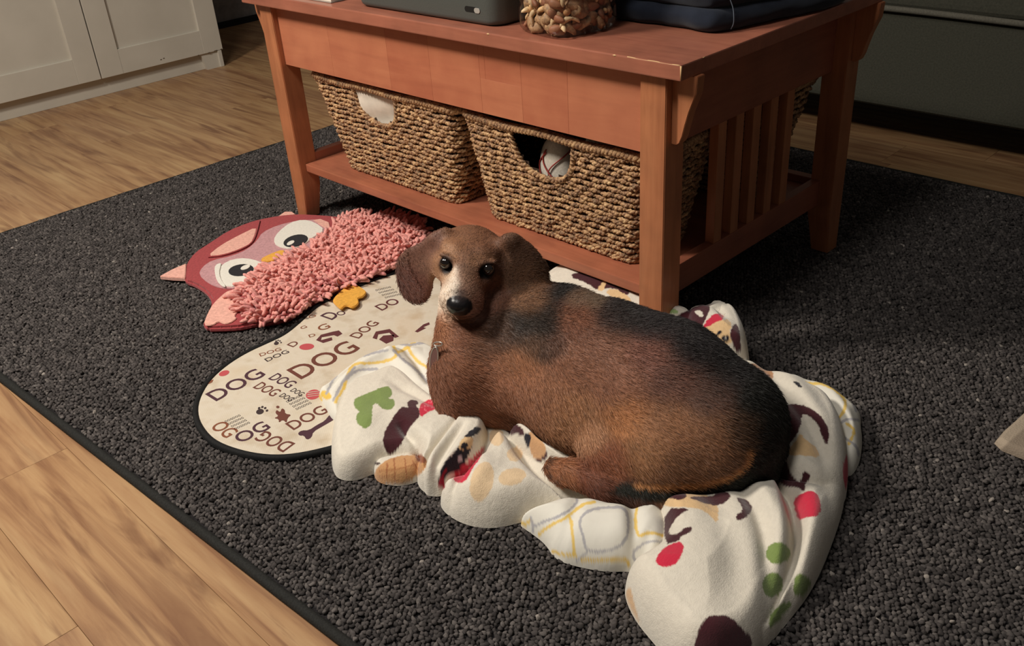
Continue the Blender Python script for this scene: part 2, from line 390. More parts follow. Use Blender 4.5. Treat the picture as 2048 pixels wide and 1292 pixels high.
# ---------------------------------------------------------------- baskets
t = NT('seagrass')
v = t.coord('Object', (1, 1, 1), rand=3)
a = t.noise(v, 75, 3, .6); b_ = t.noise(v, 420, 2)
col = t.ramp(a, [(.32, (70, 44, 36)), (.45, (128, 86, 64)), (.56, (186, 142, 100)), (.70, (222, 186, 138))])
col = t.mix(.4, col, t.ramp(b_, [(.38, (84, 54, 42)), (.62, (226, 194, 148))]))
M_GRASS = t.set(col, .75, .25)
M_INSIDE = simple('basket_inside', (58, 40, 28), .9)
def rrect(x0, x1, y0, y1, r, step=.0035):
    pts = []
    def arc(cx, cy, a0):
        n = max(3, int(r*math.pi/2/step))
        for i in range(n+1): a = a0+math.pi/2*i/n; pts.append((cx+r*math.cos(a), cy+r*math.sin(a)))
    arc(x1-r, y1-r, 0); arc(x0+r, y1-r, math.pi/2); arc(x0+r, y0+r, math.pi); arc(x1-r, y0+r, 1.5*math.pi)
    P = np.array(pts+[pts[0]]); d = np.r_[0, np.cumsum(np.linalg.norm(np.diff(P, axis=0), axis=1))]
    s = np.arange(0, d[-1], step); return np.stack([np.interp(s, d, P[:, 0]), np.interp(s, d, P[:, 1])], 1), s
def plies(pts, rad, pr, turns_per_m, n=5, k=2, closed=False, v=None, f=None, ph0=0):
    """k thin strands twisted round a path"""
    P = np.asarray(pts, float); T = np.gradient(P, axis=0); T /= np.linalg.norm(T, axis=1)[:, None]+1e-9
    s = np.r_[0, np.cumsum(np.linalg.norm(np.diff(P, axis=0), axis=1))]
    up = np.array([0, 0, 1.]) if abs(T[:, 2]).mean() < .8 else np.array([1., 0, 0]); A = np.cross(T, up); A /= np.linalg.norm(A, axis=1)[:, None]+1e-9; B = np.cross(A, T)
    tot = round(s[-1]*turns_per_m)/s[-1] if closed else turns_per_m
    for q in range(k):
        a = s*tot*2*np.pi+q*2*np.pi/k+ph0
        Q = P+rad*(A*np.cos(a)[:, None]+B*np.sin(a)[:, None])
        v, f = tube_data(Q, pr, n, closed=False, v=v, f=f)
    return v, f
def basket(loc, top, bot, zt, zb, label, cut=None, rows=20, group=None):
    """top/bot: x0,x1,y0,y1 rims; cut: (y centre, half width, depth) opening in the front face"""
    root = empty('woven_basket', (0.5*(bot[0]+bot[1]), .5*(bot[2]+bot[3]), zb), label, 'basket')
    lv, lf = [], []
    dz = (zt-.008-zb-.004)/(rows-1)
    for i in range(rows):
        z = zb+.0045+i*dz; u = (z-zb)/(zt-zb); R = [bot[k]+(top[k]-bot[k])*u for k in range(4)]
        P, s = rrect(*R, .022)
        c = P.mean(0)
        # front face starts the loop so that the opening can be cut
        i0 = np.argmin(np.abs(P[:, 1]-(cut[0] if cut else c[1]))+10*(P[:, 0] > R[0]+.004)); P = np.roll(P, -i0, 0); s = s-s[0]
        N = len(P); nrm = P-np.roll(P, 1, 0); nrm = np.stack([nrm[:, 1], -nrm[:, 0]], 1); nrm /= np.linalg.norm(nrm, axis=1)[:, None]+1e-9
        closed = True
        if cut:
            dep = (zt-z)/cut[2]
            if dep < 1.02:
                hw = cut[1]*math.sqrt(max(0, 1-max(0, dep)**3.0))
                front = P[:, 0] < R[0]+.004
                keep = ~(front & (np.abs(P[:, 1]-cut[0]) < hw)); idx = np.where(keep)[0]; P = P[idx]; nrm = nrm[idx]; s = s[idx]; closed = False
        ph = s/.0115*math.pi+(i % 2)*math.pi+rng.normal(0, .25)+.9*np.sin(s*23+i)
        off = .0019*np.sin(ph)
        zz = z+.0011*np.cos(ph*.5+i)+rng.normal(0, .00035, len(P))+.0012*np.sin(s*31+i*.7)
        Q = np.c_[P-nrm*0+nrm*off[:, None], zz]
        if closed: Q = np.vstack([Q, Q[:1]])
        vv, ff = plies(Q, .0019, .0027, 70, 5, 2, ph0=rng.uniform(0, 6))
        link('woven_strand', fromdata('woven_strand', vv, ff), M_GRASS, root, smooth=True)
        # dark inner band, added to block light through the weave
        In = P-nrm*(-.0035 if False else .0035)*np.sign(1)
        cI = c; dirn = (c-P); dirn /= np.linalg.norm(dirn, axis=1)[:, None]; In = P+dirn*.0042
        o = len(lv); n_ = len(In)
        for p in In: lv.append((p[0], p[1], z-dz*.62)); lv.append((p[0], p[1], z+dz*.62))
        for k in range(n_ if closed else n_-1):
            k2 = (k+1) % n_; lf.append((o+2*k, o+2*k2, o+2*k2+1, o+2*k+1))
    link('light_block', fromdata('light_block', lv, lf), M_INSIDE, root)
    R = bot; P, s = rrect(R[0]+.004, R[1]-.004, R[2]+.004, R[3]-.004, .02); vv = [(p[0], p[1], zb+.003) for p in P]
    link('base', fromdata('base', vv, [list(range(len(vv)))]), M_INSIDE, root)
    P, s = rrect(*top, .022); Q = np.c_[P, zt+.0015*np.sin(s*40)-.0005]; Q = np.vstack([Q, Q[:1]])
    vv, ff = plies(Q, .0040, .0040, 48, 6, 3, closed=True)
    link('rim', fromdata('rim', vv, ff), M_GRASS, root, smooth=True)
    P, s = rrect(bot[0]-.001, bot[1]+.001, bot[2]-.001, bot[3]+.001, .022); Q = np.c_[P, np.full(len(P), zb+.0055)]; Q = np.vstack([Q, Q[:1]])
    vv, ff = plies(Q, .0026, .0028, 60, 5, 2, closed=True)
    link('foot_rim', fromdata('foot_rim', vv, ff), M_GRASS, root, smooth=True)
    if cut:
        a = np.linspace(0, math.pi, 60); yy = cut[0]+cut[1]*np.sign(np.cos(a))*np.abs(np.cos(a))**.75; zz = zt-.002-cut[2]*np.sin(a)**.8
        xx = top[0]+(bot[0]-top[0])*(zt-zz)/(zt-zb)-.001
        vv, ff = plies(np.c_[xx, yy, zz], .0028, .0030, 62, 5, 2)
        link('handle_rim', fromdata('handle_rim', vv, ff), M_GRASS, root, smooth=True)
    return root
ZS = .1185
basket(None, (.029, .205, .437, .846), (.056, .190, .484, .806), .3025, ZS, 'left seagrass basket under the coffee table with white paper behind its handle', (.655, .060, .064), 20)
basket(None, (.029, .200, .050, .425), (.056, .185, .092, .404), .300, ZS, 'right seagrass basket under the coffee table with a red-lined cloth in its handle', (.250, .064, .072), 20)
basket(None, (.335, .496, .055, .425), (.36, .432, .092, .404), .3055, ZS, 'rear seagrass basket half hidden behind the slats of the table end', None, 18)

# things inside the baskets
M_PAPER = simple('white_paper', (222, 212, 196), .8, .3, 40, .06, .2)
v, f = [], []
ny, nz = 14, 12
for i in range(ny):
    for k in range(nz):
        y = .575+.17*i/(ny-1); z = .195+.100*k/(nz-1); v.append((.0545+.006*math.sin(i*.5)+.002*math.sin(k*1.1+i*.3)-.02*(k/(nz-1)), y, z))
for i in range(ny-1):
    for k in range(nz-1): a = i*nz+k; f.append((a, a+1, a+nz+1, a+nz))
o = link('paper_sheet', fromdata('paper_sheet', v, f), M_PAPER, smooth=True); o.modifiers.new('thick', 'SOLIDIFY').thickness = .0015
tag(o, 'white paper sheet showing through the handle of the left basket', 'paper')
def blob(name, c, rad, mat, parent=None, amp=.15, ns=18, sub=4, rot=None, power=1.0, seed=0, zmin=None):
    b = bmesh.new(); bmesh.ops.create_icosphere(b, subdivisions=sub, radius=1)
    for w in b.verts:
        p = Vector(w.co); q = Vector([math.copysign(abs(x)**power, x) for x in p])
        q = Vector((q.x*rad[0], q.y*rad[1], q.z*rad[2])); q *= 1+amp*mnoise.noise(q*ns+Vector((seed, seed*2, 0)))
        if rot is not None: q = rot @ q
        q += Vector(c)
        if zmin is not None: q.z = max(q.z, zmin)
        w.co = q
    return link(name, bm_mesh(name, b), mat, parent, smooth=True)
M_TOWEL = simple('white_towel', (206, 198, 184), .95, .1, 300, .05, .3)
M_REDL = simple('red_stitch_line', (150, 52, 44), .8)
tw = empty('folded_towel', (.075, .21, ZS+.01), 'white towel with thin red lines rolled inside the right basket', 'towel')
blob('roll', (.083, .262, .226), (.026, .036, .056), M_TOWEL, tw, .1, 22)
for k, (dy, dz) in enumerate(((.0, .0), (.012, -.004), (-.014, .002))):
    P = []
    for a in np.linspace(-1.0, 1.15, 26):
        y = .262+dy+.014*math.sin(a*2.2+k); z = .228+dz+.036*a*.8
        u = 1-((y-.262)/.036)**2-((z-.226)/.056)**2; P.append((.083-.026*math.sqrt(max(.02, u))*1.02-.0012, y, z))
    tube('red_line', P, .0011, M_REDL, tw, 5)
o = blob('grey_towel', (.115, .15, .262), (.05, .075, .042), simple('grey_towel_cloth', (150, 148, 142), .95, .1, 60, .25, .3), None, .12, 30, power=.8)
tag(o, 'grey towel heaped at the top of the right basket under the apron', 'towel')

# ---------------------------------------------------------------- on the tabletop
ZT = H+TT+.0003
M_BOX = simple('olive_grey_plastic', (76, 80, 76), .5, .4, 500, .04, .1, .0003)
bx_ = empty('storage_box', (.12, .483, ZT), 'dark olive grey plastic box with an oval latch hole on the coffee table', 'box')
v = []; f = []
RB = [(.009, 0), (.004, .0015), (.001, .0045), (0, .009), (0, .160), (.002, .166), (.008, .170)]
for ins, z in RB:
    P, _ = rrect(.012+ins, .235-ins, .308+ins, .645-ins, .024-ins*.5, .004)
    if not v: n = len(P)
    P = P[:n] if len(P) >= n else np.vstack([P, np.repeat(P[-1:], n-len(P), 0)])
    v += [(p[0], p[1], ZT+z) for p in P]
v = []
base, _ = rrect(.012, .235, .308, .645, .024, .004); n = len(base); cB = base.mean(0)
for ins, z in RB:
    q = (base-cB)*np.array([1-ins/.1115, 1-ins/.1685])+cB; v += [(p[0], p[1], ZT+z) for p in q]
for i in range(len(RB)-1):
    for k in range(n): f.append((i*n+k, i*n+(k+1) % n, (i+1)*n+(k+1) % n, (i+1)*n+k))
f.append(list(range(n))[::-1]); f.append([(len(RB)-1)*n+k for k in range(n)])
me_ = fromdata('shell', v, f); link('shell', me_, M_BOX, bx_, smooth=True); me_.polygons[len(f)-1].use_smooth = False; me_.polygons[len(f)-2].use_smooth = False
def pill(name, y0, y1, z, h, x, th, mat, parent, n=10):
    pts = [(y1-h/2+h/2*math.cos(a), z+h/2*math.sin(a)) for a in np.linspace(-math.pi/2, math.pi/2, n)]+[(y0+h/2+h/2*math.cos(a), z+h/2*math.sin(a)) for a in np.linspace(math.pi/2, 1.5*math.pi, n)]
    return prism(name, pts, 0, x-th, x, mat, parent)
def un_x(x, y, X):
    d = _f + _r*((x-IW/2)/FOC) - _u*((y-IH/2)/FOC); return CAMP+d*((X-CAMP[0])/d[0])
a_ = un_x(929, 14, .012); b2 = un_x(961, 25, .012)
zc = (a_[2]+b2[2])/2
pill('latch_hole', b2[1], a_[1], zc, .0085, .0125, .0006, simple('latch_hole_black', (10, 12, 10), .6), bx_)
pill('latch', b2[1]+.0005, b2[1]+.0125, zc-.0002, .0075, .0121, .0012, simple('chrome_latch', (225, 226, 220), .15, .8, metal=.6), bx_)

M_BOOK = simple('cream_book', (226, 216, 200), .7)
bk = empty('book', (.08, .82, ZT), 'cream edged book at the far left front of the coffee table', 'book')
box('page_block', .005, .150, .706, .92, ZT+.0015, ZT+.0105, M_BOOK, bk, bev=.0008)
box('cover', .003, .153, .704, .925, ZT, ZT+.0014, simple('book_cover', (150, 138, 128), .5), bk, bev=.0005)
box('cover', .003, .153, .704, .925, ZT+.0106, ZT+.012, simple('book_cover_top', (214, 204, 190), .5), bk, bev=.0005)

# jar of nuts
JC = np.array([.060, .2160]); JR = .0565; JA = math.radians(-9)
def squ(a, r, e=.45):
    c, s = math.cos(a), math.sin(a); x = math.copysign(abs(c)**e, c)*r; y = math.copysign(abs(s)**e, s)*r
    return JC[0]+x*math.cos(JA)-y*math.sin(JA), JC[1]+x*math.sin(JA)+y*math.cos(JA)
t = NT('clear_plastic')
tr_ = t.n('BsdfTransparent'); tr_.inputs[0].default_value = (.985, .98, .97, 1); gl = t.n('BsdfGlossy'); gl.inputs['Roughness'].default_value = .08
fr = t.n('LayerWeight'); fr.inputs[0].default_value = .12; fm = t.n('Math', operation='MULTIPLY_ADD'); fm.inputs[1].default_value = .5; fm.inputs[2].default_value = .06; t.l(fr.outputs['Fresnel'], fm.inputs[0]); mx = t.n('MixShader'); t.l(fm.outputs[0], mx.inputs[0]); t.l(tr_.outputs[0], mx.inputs[1]); t.l(gl.outputs[0], mx.inputs[2]); t.l(mx.outputs[0], t.out.inputs[0])
M_CLEAR = t.m
jar = empty('nut_jar', (JC[0], JC[1], ZT), 'clear square plastic jar of mixed nuts on the coffee table', 'jar')
prof = [(.80, .0003), (.93, .0025), (.985, .008), (1.0, .016), (1.0, .030), (.975, .034), (.965, .038), (.975, .042), (1.0, .046), (1.0, .12), (.96, .135), (.80, .148), (.70, .152), (.70, .165)]
n = 64; v = []; f = []
for rr, z in prof:
    for k in range(n): x_, y_ = squ(2*math.pi*k/n, JR*rr); v.append((x_, y_, ZT+z))
for i in range(len(prof)-1):
    for k in range(n): f.append((i*n+k, i*n+(k+1) % n, (i+1)*n+(k+1) % n, (i+1)*n+k))
f.append(list(range(n))[::-1])
link('jar_wall', fromdata('jar_wall', v, f), M_CLEAR, jar, smooth=True)
v = []; f = []
for z in (.163, .172, .185, .186):
    for k in range(n): x_, y_ = squ(2*math.pi*k/n, JR*(.76 if z < .18 else .74), .8); v.append((x_, y_, ZT+z))
for i in range(3):
    for k in range(n): f.append((i*n+k, i*n+(k+1) % n, (i+1)*n+(k+1) % n, (i+1)*n+k))
f.append([3*n+k for k in range(n)])
link('lid', fromdata('lid', v, f), simple('jar_lid', (120, 116, 110), .5), jar, smooth=True)
def nut_mesh(kind, mat):
    b = bmesh.new(); bmesh.ops.create_icosphere(b, subdivisions=2, radius=1)
    for w in b.verts:
        p = w.co.copy()
        if kind == 'almond': q = Vector((p.x*.0105*(1-.0*p.x), p.y*.0062*(1-.35*p.x), p.z*.0042))
        elif kind == 'cashew':
            q = Vector((p.x*.0105, p.y*.0042, p.z*.0042)); q.y += .0065*(1-(p.x)**2)*1.0-.003
        elif kind == 'walnut':
            s = 1+.6*mnoise.noise(p*2.9); q = Vector((p.x*.0118*s, p.y*.0088*s, p.z*.0050*s))
        elif kind == 'hazelnut': q = Vector((p.x*.0070, p.y*.0066, p.z*.0066))
        else: q = Vector((p.x*.0078, p.y*.0044, p.z*.0040*(1 if p.z > 0 else .6)))
        w.co = q
    me = bm_mesh(kind, b); me.materials.append(mat); me.polygons.foreach_set('use_smooth', [True]*len(me.polygons)); return me
def nutmat(name, c, v_=.18): 
    t = NT(name); oi = t.n('ObjectInfo'); fn = t.noise(t.coord('Object', rand=5), 260, 3)
    c2 = t.ramp(fn, [(.3, tuple(x*(1-v_) for x in c)), (.7, tuple(min(255, x*(1+v_*.6)) for x in c))])
    c3 = t.mix(.5, c2, t.ramp(oi.outputs['Random'], [(0, tuple(x*.8 for x in c)), (1, tuple(min(255, x*1.18) for x in c))])); t.bump(fn, .3, .0006)
    return t.set(c3, .55, .35)
KN = {'almond': ('almond', 'brown almond among the mixed nuts in the clear jar', nutmat('almond_skin', (144, 96, 70)), 'almonds in the jar'),
      'cashew': ('cashew', 'pale curved cashew among the mixed nuts in the clear jar', nutmat('cashew_tan', (222, 192, 150)), 'cashews in the jar'),
      'walnut': ('walnut', 'wrinkled walnut half among the mixed nuts in the clear jar', nutmat('walnut_brown', (166, 132, 98), .45), 'walnut halves in the jar'),
      'hazelnut': ('hazelnut', 'round hazelnut among the mixed nuts in the clear jar', nutmat('hazelnut_tan', (196, 146, 100)), 'hazelnuts in the jar'),
      'peanut': ('peanut', 'small cream peanut among the mixed nuts in the clear jar', nutmat('peanut_cream', (216, 178, 130)), 'peanuts in the jar')}
NM = {k: nut_mesh(k, KN[k][2]) for k in KN}
done = []
for tr in range(9000):
    if len(done) >= 380: break
    z = ZT+.007+rng.random()*.114
    a = rng.uniform(0, 2*math.pi); rr = JR*(rng.uniform(.62, .84))
    x_, y_ = squ(a, rr)
    if (x_-JC[0])+(y_-JC[1]) > .06: continue
    p = np.array([x_, y_, z])
    if any(((p-q)**2).sum() < .0088**2 for q in done): continue
    done.append(p)
    k = rng.choice(['almond', 'cashew', 'walnut', 'hazelnut', 'peanut'], p=[.25, .25, .32, .03, .15])
    o = bpy.data.objects.new(KN[k][0], NM[k]); COL.objects.link(o); o.location = p
    tang = math.atan2(y_-JC[1], x_-JC[0])+math.pi/2
    o.rotation_euler = (rng.normal(1.4, .4), rng.normal(0, .7), tang+rng.normal(0, .5)); o.scale = [rng.uniform(.85, 1.08)]*3
    tag(o, KN[k][1], k, KN[k][3])
# plain core of nuts behind the outer ones
o = blob('nut_fill', (JC[0]+.002, JC[1]+.001, ZT+.062), (.040, .040, .058), nutmat('nut_fill_brown', (170, 122, 82), .5), None, .25, 90, 4, power=.7); 
tag(o, 'heap of smaller nut pieces deep inside the clear jar', 'nuts', kind='stuff')

# folded jeans
t = NT('dark_denim'); f_1 = t.noise(t.coord(), 900, 2); f_2 = t.noise(t.coord(), 30, 4)
col = t.ramp(f_2, [(.3, (22, 27, 38)), (.7, (32, 38, 50))]); t.bump(f_1, .3, .0006)
M_DENIM = t.set(col, .9, .15, sheen=.15)
jr = empty('folded_jeans', (.26, .10, ZT), 'folded dark navy denim jeans on the corner of the coffee table', 'jeans')
def fold_layer(name, poly, z0, z1, seed):
    P = smooth_poly(poly, 3); c = P.mean(0); N = len(P); rings = 12; v = []; f = []
    h = (z1-z0)/2; zc = (z0+z1)/2
    for i in range(rings+1):
        a = -math.pi/2+math.pi*i/rings; ins = (1-math.cos(a))*h*1.1; z = zc+h*math.sin(a)
        for k in range(N):
            p = P[k]; d = c-p; d = d/np.linalg.norm(d)
            w = .0035*mnoise.noise(Vector((p[0]*34, p[1]*34, z*55+seed)))+.0018*mnoise.noise(Vector((p[0]*90, p[1]*20, z*120+seed)))
            q = p+d*(ins+w); v.append((q[0], q[1], max(z0, z+.002*mnoise.noise(Vector((p[0]*25, p[1]*25, seed))))))
    for i in range(rings):
        for k in range(N): f.append((i*N+k, i*N+(k+1) % N, (i+1)*N+(k+1) % N, (i+1)*N+k))
    f.append(list(range(N))[::-1]); f.append([rings*N+k for k in range(N)])
    return link(name, fromdata(name, v, f), M_DENIM, jr, smooth=True)
A_ = np.array([(.145, .222), (.128, .18), (.135, .10), (.122, .035), (.135, .012), (.24, -.018), (.40, -.052), (.44, .05), (.46, .20), (.30, .25)])
fold_layer('fold', A_, ZT, ZT+.030, 1)
fold_layer('fold', A_*np.array([1, 1])+np.array([.004, .004]), ZT+.029, ZT+.060, 5)
fold_layer('fold', A_+np.array([.010, .002]), ZT+.059, ZT+.088, 9)
a0 = np.array([.1275, .040, ZT+.006])
P = [(.152, .008+.001, ZT+.004), (.1495, .0035, ZT+.012), (.1488, .0035, ZT+.022), (.1500, .006, ZT+.032), (.1470, .010, ZT+.044)]
tube('stitching', smooth_poly(P, 2, False), .0007, simple('pale_stitch', (96, 106, 118), .8), jr, 5)
# ---------------------------------------------------------------- bone mat with printed words
t = NT('printed_canvas')
vv_ = t.coord('Object'); f1 = t.noise(vv_, 26, 4)
ck = t.n('TexChecker'); ck.inputs['Scale'].default_value = 520; t.l(vv_, ck.inputs['Vector'])
col = t.ramp(f1, [(.3, (196, 180, 156)), (.5, (214, 203, 184)), (.75, (206, 193, 170))])
col = t.mix(.12, col, ck.outputs['Color'], 'MULTIPLY')
f3 = t.noise(vv_, 9, 3); col = t.mix(t.ramp(f3, [(.56, (0, 0, 0)), (.68, (130, 130, 130))]), col, (204, 174, 138))
t.bump(ck.outputs['Fac'], .15, .0004)
M_MAT = t.set(col, .85, .2)
M_BLACK = simple('black_binding', (24, 24, 24), .8, .25, 400, .2, .3)
def k5(x, y): return (360+x/3.493, 560+y/3.493)
def k4(x, y): return (300+x/3.4, 400+y/3.4)
MO = [(791, 544), (729, 565), (668, 594), (632, 609), (594, 644), (565, 668), (535, 682), (488, 703), (446, 729), (409, 762), (386, 803), (384, 838), (401, 869), (426, 891), (475, 909), (532, 919), (589, 917), (663, 901), (760, 870), (850, 800), (930, 720), (960, 620), (900, 545), (850, 528)]
MP = smooth_poly(upoly(MO, .005)[:, :2], 2)
mat_ = empty('dog_mat', (float(MP[:, 0].mean()), float(MP[:, 1].mean()), 0), 'cream pet mat printed with the word DOG and bound in black', 'mat')
MI = []
for i in range(len(MP)):
    a, b_ = MP[i-1], MP[(i+1) % len(MP)]; tg = (b_-a)/np.linalg.norm(b_-a); nn = np.array([-tg[1], tg[0]]); MI.append(nn)
MI = np.array(MI); area_ = .5*np.sum(MP[:, 0]*np.roll(MP[:, 1], -1)-np.roll(MP[:, 0], -1)*MP[:, 1])
MI = MP+MI*(1 if area_ > 0 else -1)*.0085
slab('canvas', MI, .0005, .0058, M_MAT, mat_, bev=0)
v, f = [], []
N = len(MP); prof = [(0, .0005), (0, .0055), (.25, .0078), (.75, .0078), (1, .0058), (1.0, .0005)]
for a, z in prof:
    for k in range(N): p = MP[k]*(1-a)+MI[k]*a; v.append((p[0], p[1], z))
for i in range(len(prof)-1):
    for k in range(N): f.append((i*N+k, i*N+(k+1) % N, (i+1)*N+(k+1) % N, (i+1)*N+k))
link('binding', fromdata('binding', v, f), M_BLACK, mat_, smooth=True)
ZP = .0060
INK = {'p': simple('ink_plum', (72, 42, 52), .8), 'b': simple('ink_brown', (104, 58, 46), .8), 't': simple('ink_tan_brown', (126, 74, 50), .8), 'r': simple('ink_red', (184, 78, 82), .8), 'd': simple('ink_dark', (58, 44, 44), .8), 'm': simple('ink_maroon', (92, 46, 48), .8)}
def word(txt, p0, p1, ink, hr=.40, k=k5, dz=0, bold=0):
    A = un(*k(*p0), ZP)[:2]; B = un(*k(*p1), ZP)[:2]; w = np.linalg.norm(B-A); X_ = (B-A)/w; Y_ = np.array([-X_[1], X_[0]])
    cu = bpy.data.curves.new('printed_word', 'FONT'); cu.body = txt; cu.offset = .012; cu.resolution_u = 4
    ob = bpy.data.objects.new('tmp', cu); me = bpy.data.meshes.new_from_object(ob); bpy.data.objects.remove(ob); bpy.data.curves.remove(cu)
    n = len(me.vertices); co = np.empty(n*3, np.float32); me.vertices.foreach_get('co', co); co = co.reshape(-1, 3)
    mn, mxx = co.min(0), co.max(0); u = (co[:, 0]-mn[0])/(mxx[0]-mn[0])*w; vv2 = (co[:, 1]-mn[1])/(mxx[1]-mn[1])*w*hr*(3/len(txt) if len(txt) < 3 else 3/len(txt))
    co[:, 0] = A[0]+X_[0]*u+Y_[0]*vv2; co[:, 1] = A[1]+X_[1]*u+Y_[1]*vv2; co[:, 2] = ZP+dz
    me.vertices.foreach_set('co', co.ravel()); me.name = 'printed_word'; me.update(); me.materials.clear()
    link('printed_word', me, INK[ink], mat_)
for w_ in [('DOG', (848, 695), (1268, 480), 'b', .37), ('DOG', (255, 848), (606, 662), 'p', .36), ('DOG', (612, 690), (752, 758), 'p', .42), ('DOG', (505, 752), (645, 816), 'b', .42),
           ('DOG', (765, 775), (838, 812), 'd', .42), ('DOG', (688, 812), (765, 850), 'd', .42), ('DOG', (795, 1050), (1045, 918), 'b', .40), ('OG', (428, 1142), (640, 1032), 'p', .36),
           ('DOG', (808, 1140), (600, 1050), 'b', .40), ('OG', (205, 1030), (318, 1108), 't', .36), ('DOG', (562, 535), (712, 490), 't', .30), ('DOG', (610, 572), (768, 505), 'd', .30),
           ('DOG', (1250, 410), (1398, 300), 'b', .38), ('DO', (1412, 215), (1545, 155), 'm', .40), ('G', (985, 358), (1058, 330), 't', .34), ('D', (1062, 280), (1120, 245), 'p', .5),
           ('G', (915, 270), (955, 250), 't', .30), ('G', (850, 345), (892, 330), 't', .30), ('D', (905, 402), (950, 390), 't', .30), ('D', (790, 470), (838, 440), 'b', .34), ('O', (1128, 252), (1168, 228), 'p', .4)]:
    word(*w_)
for bx0, by0, nr in ((1390, 82, 4), (770, 862, 4), (340, 1000, 4)):
    for i in range(nr): word('DOGDOG', (bx0+i*22-20, by0+i*17-5), (bx0+i*22+85, by0+i*17-52 if bx0 < 1000 else by0+i*17-30), 'd', .42)
def pshape(name, pts, ink, k=k5, dz=0, sm=0):
    P = np.array([un(*k(*p), ZP+dz)[:2] for p in pts]); 
    if sm: P = smooth_poly(P, sm)
    me = fromdata(name, [(p[0], p[1], ZP+dz) for p in P], [list(range(len(P)))]); link(name, me, INK[ink] if isinstance(ink, str) else ink, mat_)
def ell(cx, cy, a, b, ang, n=20):
    c, s = math.cos(math.radians(ang)), math.sin(math.radians(ang))
    return [(cx+a*math.cos(q)*c-b*math.sin(q)*s, cy+a*math.cos(q)*s+b*math.sin(q)*c) for q in np.linspace(0, 2*math.pi, n, endpoint=False)]
pshape('printed_ball', ell(885, 466, 52, 22, -5), 'r'); pshape('printed_ball', ell(308, 651, 38, 18, -18), 'r'); pshape('printed_ball', ell(930, 800, 52, 34, -15), 'r')
for d in (-14, 0, 14): pshape('printed_ball_line', [(890, 800+d-2), (975, 790+d-2), (975, 790+d+1), (890, 800+d+2)], M_MAT, dz=.0003)
pshape('printed_bone', [(822, 1070), (850, 1050), (900, 1050), (960, 1010), (1010, 985), (1045, 940), (1085, 915), (1100, 960), (1060, 985), (1000, 1020), (930, 1060), (920, 1100), (885, 1118), (865, 1085), (835, 1088)], 'p', sm=1)
for cx_, cy_, s_ in ((678, 437, .8), (566, 912, 1.25)):
    pshape('printed_paw', ell(cx_-6*s_, cy_+6*s_, 22*s_, 15*s_, -15), 'd')
    for dx, dy in ((-14, -14), (4, -20), (20, -14), (30, 0)): pshape('printed_paw', ell(cx_+dx*s_+4, cy_+dy*s_, 8*s_, 6*s_, -30, 10), 'd')
pshape('printed_puppy', [(655, 965), (690, 950), (665, 930), (675, 905), (700, 925), (710, 895), (732, 905), (735, 935), (780, 940), (750, 965), (745, 1000), (718, 975), (690, 998), (690, 972)], 'b', sm=1); pshape('printed_puppy_ball', ell(683, 887, 12, 9, 0, 12), 'b')
pshape('printed_house', [(1345, 405), (1368, 360), (1465, 342), (1530, 395), (1500, 405), (1462, 368), (1385, 380), (1375, 415)], 'm')
pshape('printed_house', [(1390, 415), (1420, 388), (1495, 382), (1490, 425), (1440, 445)], 'm')
pshape('printed_crate', [(950, 420), (985, 382), (1070, 360), (1110, 352), (1135, 375), (1100, 395), (1075, 385), (990, 400), (985, 420), (1060, 400), (1065, 420), (1000, 440)], 'm')
pshape('printed_crate', [(1640, 360), (1700, 310), (1740, 295), (1745, 310), (1700, 330), (1720, 335), (1660, 366)], 'm')
pshape('printed_tag', [(180, 735), (195, 705), (235, 695), (225, 715)], 't')

# ---------------------------------------------------------------- owl cushion
def felt(name, c, var=.08): return simple(name, c, .95, .1, 240, var, .35, .0012, sheen=.2)
F_RED = felt('red_felt', (156, 66, 68)); F_PALE = felt('pale_pink_felt', (222, 168, 152)); F_MAUVE = felt('mauve_felt', (186, 140, 142)); F_WHITE = felt('white_felt', (222, 218, 206), .03)
F_BLK = felt('black_felt', (30, 30, 34)); F_YEL = felt('yellow_felt', (222, 164, 66)); F_SHAG = felt('pink_chenille', (224, 156, 146), .12); F_SHAG2 = felt('dusky_pink_chenille', (206, 134, 130), .14)
OB = [(240, 432), (290, 358), (400, 288), (520, 208), (650, 155), (740, 128), (880, 102), (990, 92), (1100, 95), (1250, 105), (1330, 118), (1500, 100), (1650, 100), (1800, 140), (1870, 210), (1810, 330), (1660, 455), (1430, 530), (1220, 625), (1080, 700), (960, 790), (860, 815), (700, 835), (620, 855), (520, 862), (345, 866), (390, 760), (425, 690), (385, 620), (290, 560), (225, 545)]
OP = upoly([k4(*p) for p in OB], .010)
owl = empty('owl_cushion', (float(OP[:, 0].mean()), float(OP[:, 1].mean()), 0), 'flat red felt owl cushion with big white eyes and pink shaggy belly', 'cushion')
def owl_slab(name, pts, z0, z1, mat, bev=.0008, sm=1, par=owl):
    return slab(name, upoly([k4(*p) for p in pts], z1), z0, z1, mat, par, bev, sm)
owl_slab('body', OB, .0005, .0125, F_RED, .004, 1)
owl_slab('face', [(330, 505), (352, 455), (420, 408), (560, 378), (660, 335), (730, 270), (760, 220), (860, 172), (1000, 138), (1150, 130), (1210, 165), (1240, 260), (1000, 360), (800, 450), (600, 600), (480, 600), (395, 565)], .012, .0140, F_MAUVE)
owl_slab('brow', [(385, 382), (480, 305), (600, 240), (728, 178), (712, 240), (690, 292), (620, 330), (500, 372)], .0125, .0148, F_PALE)
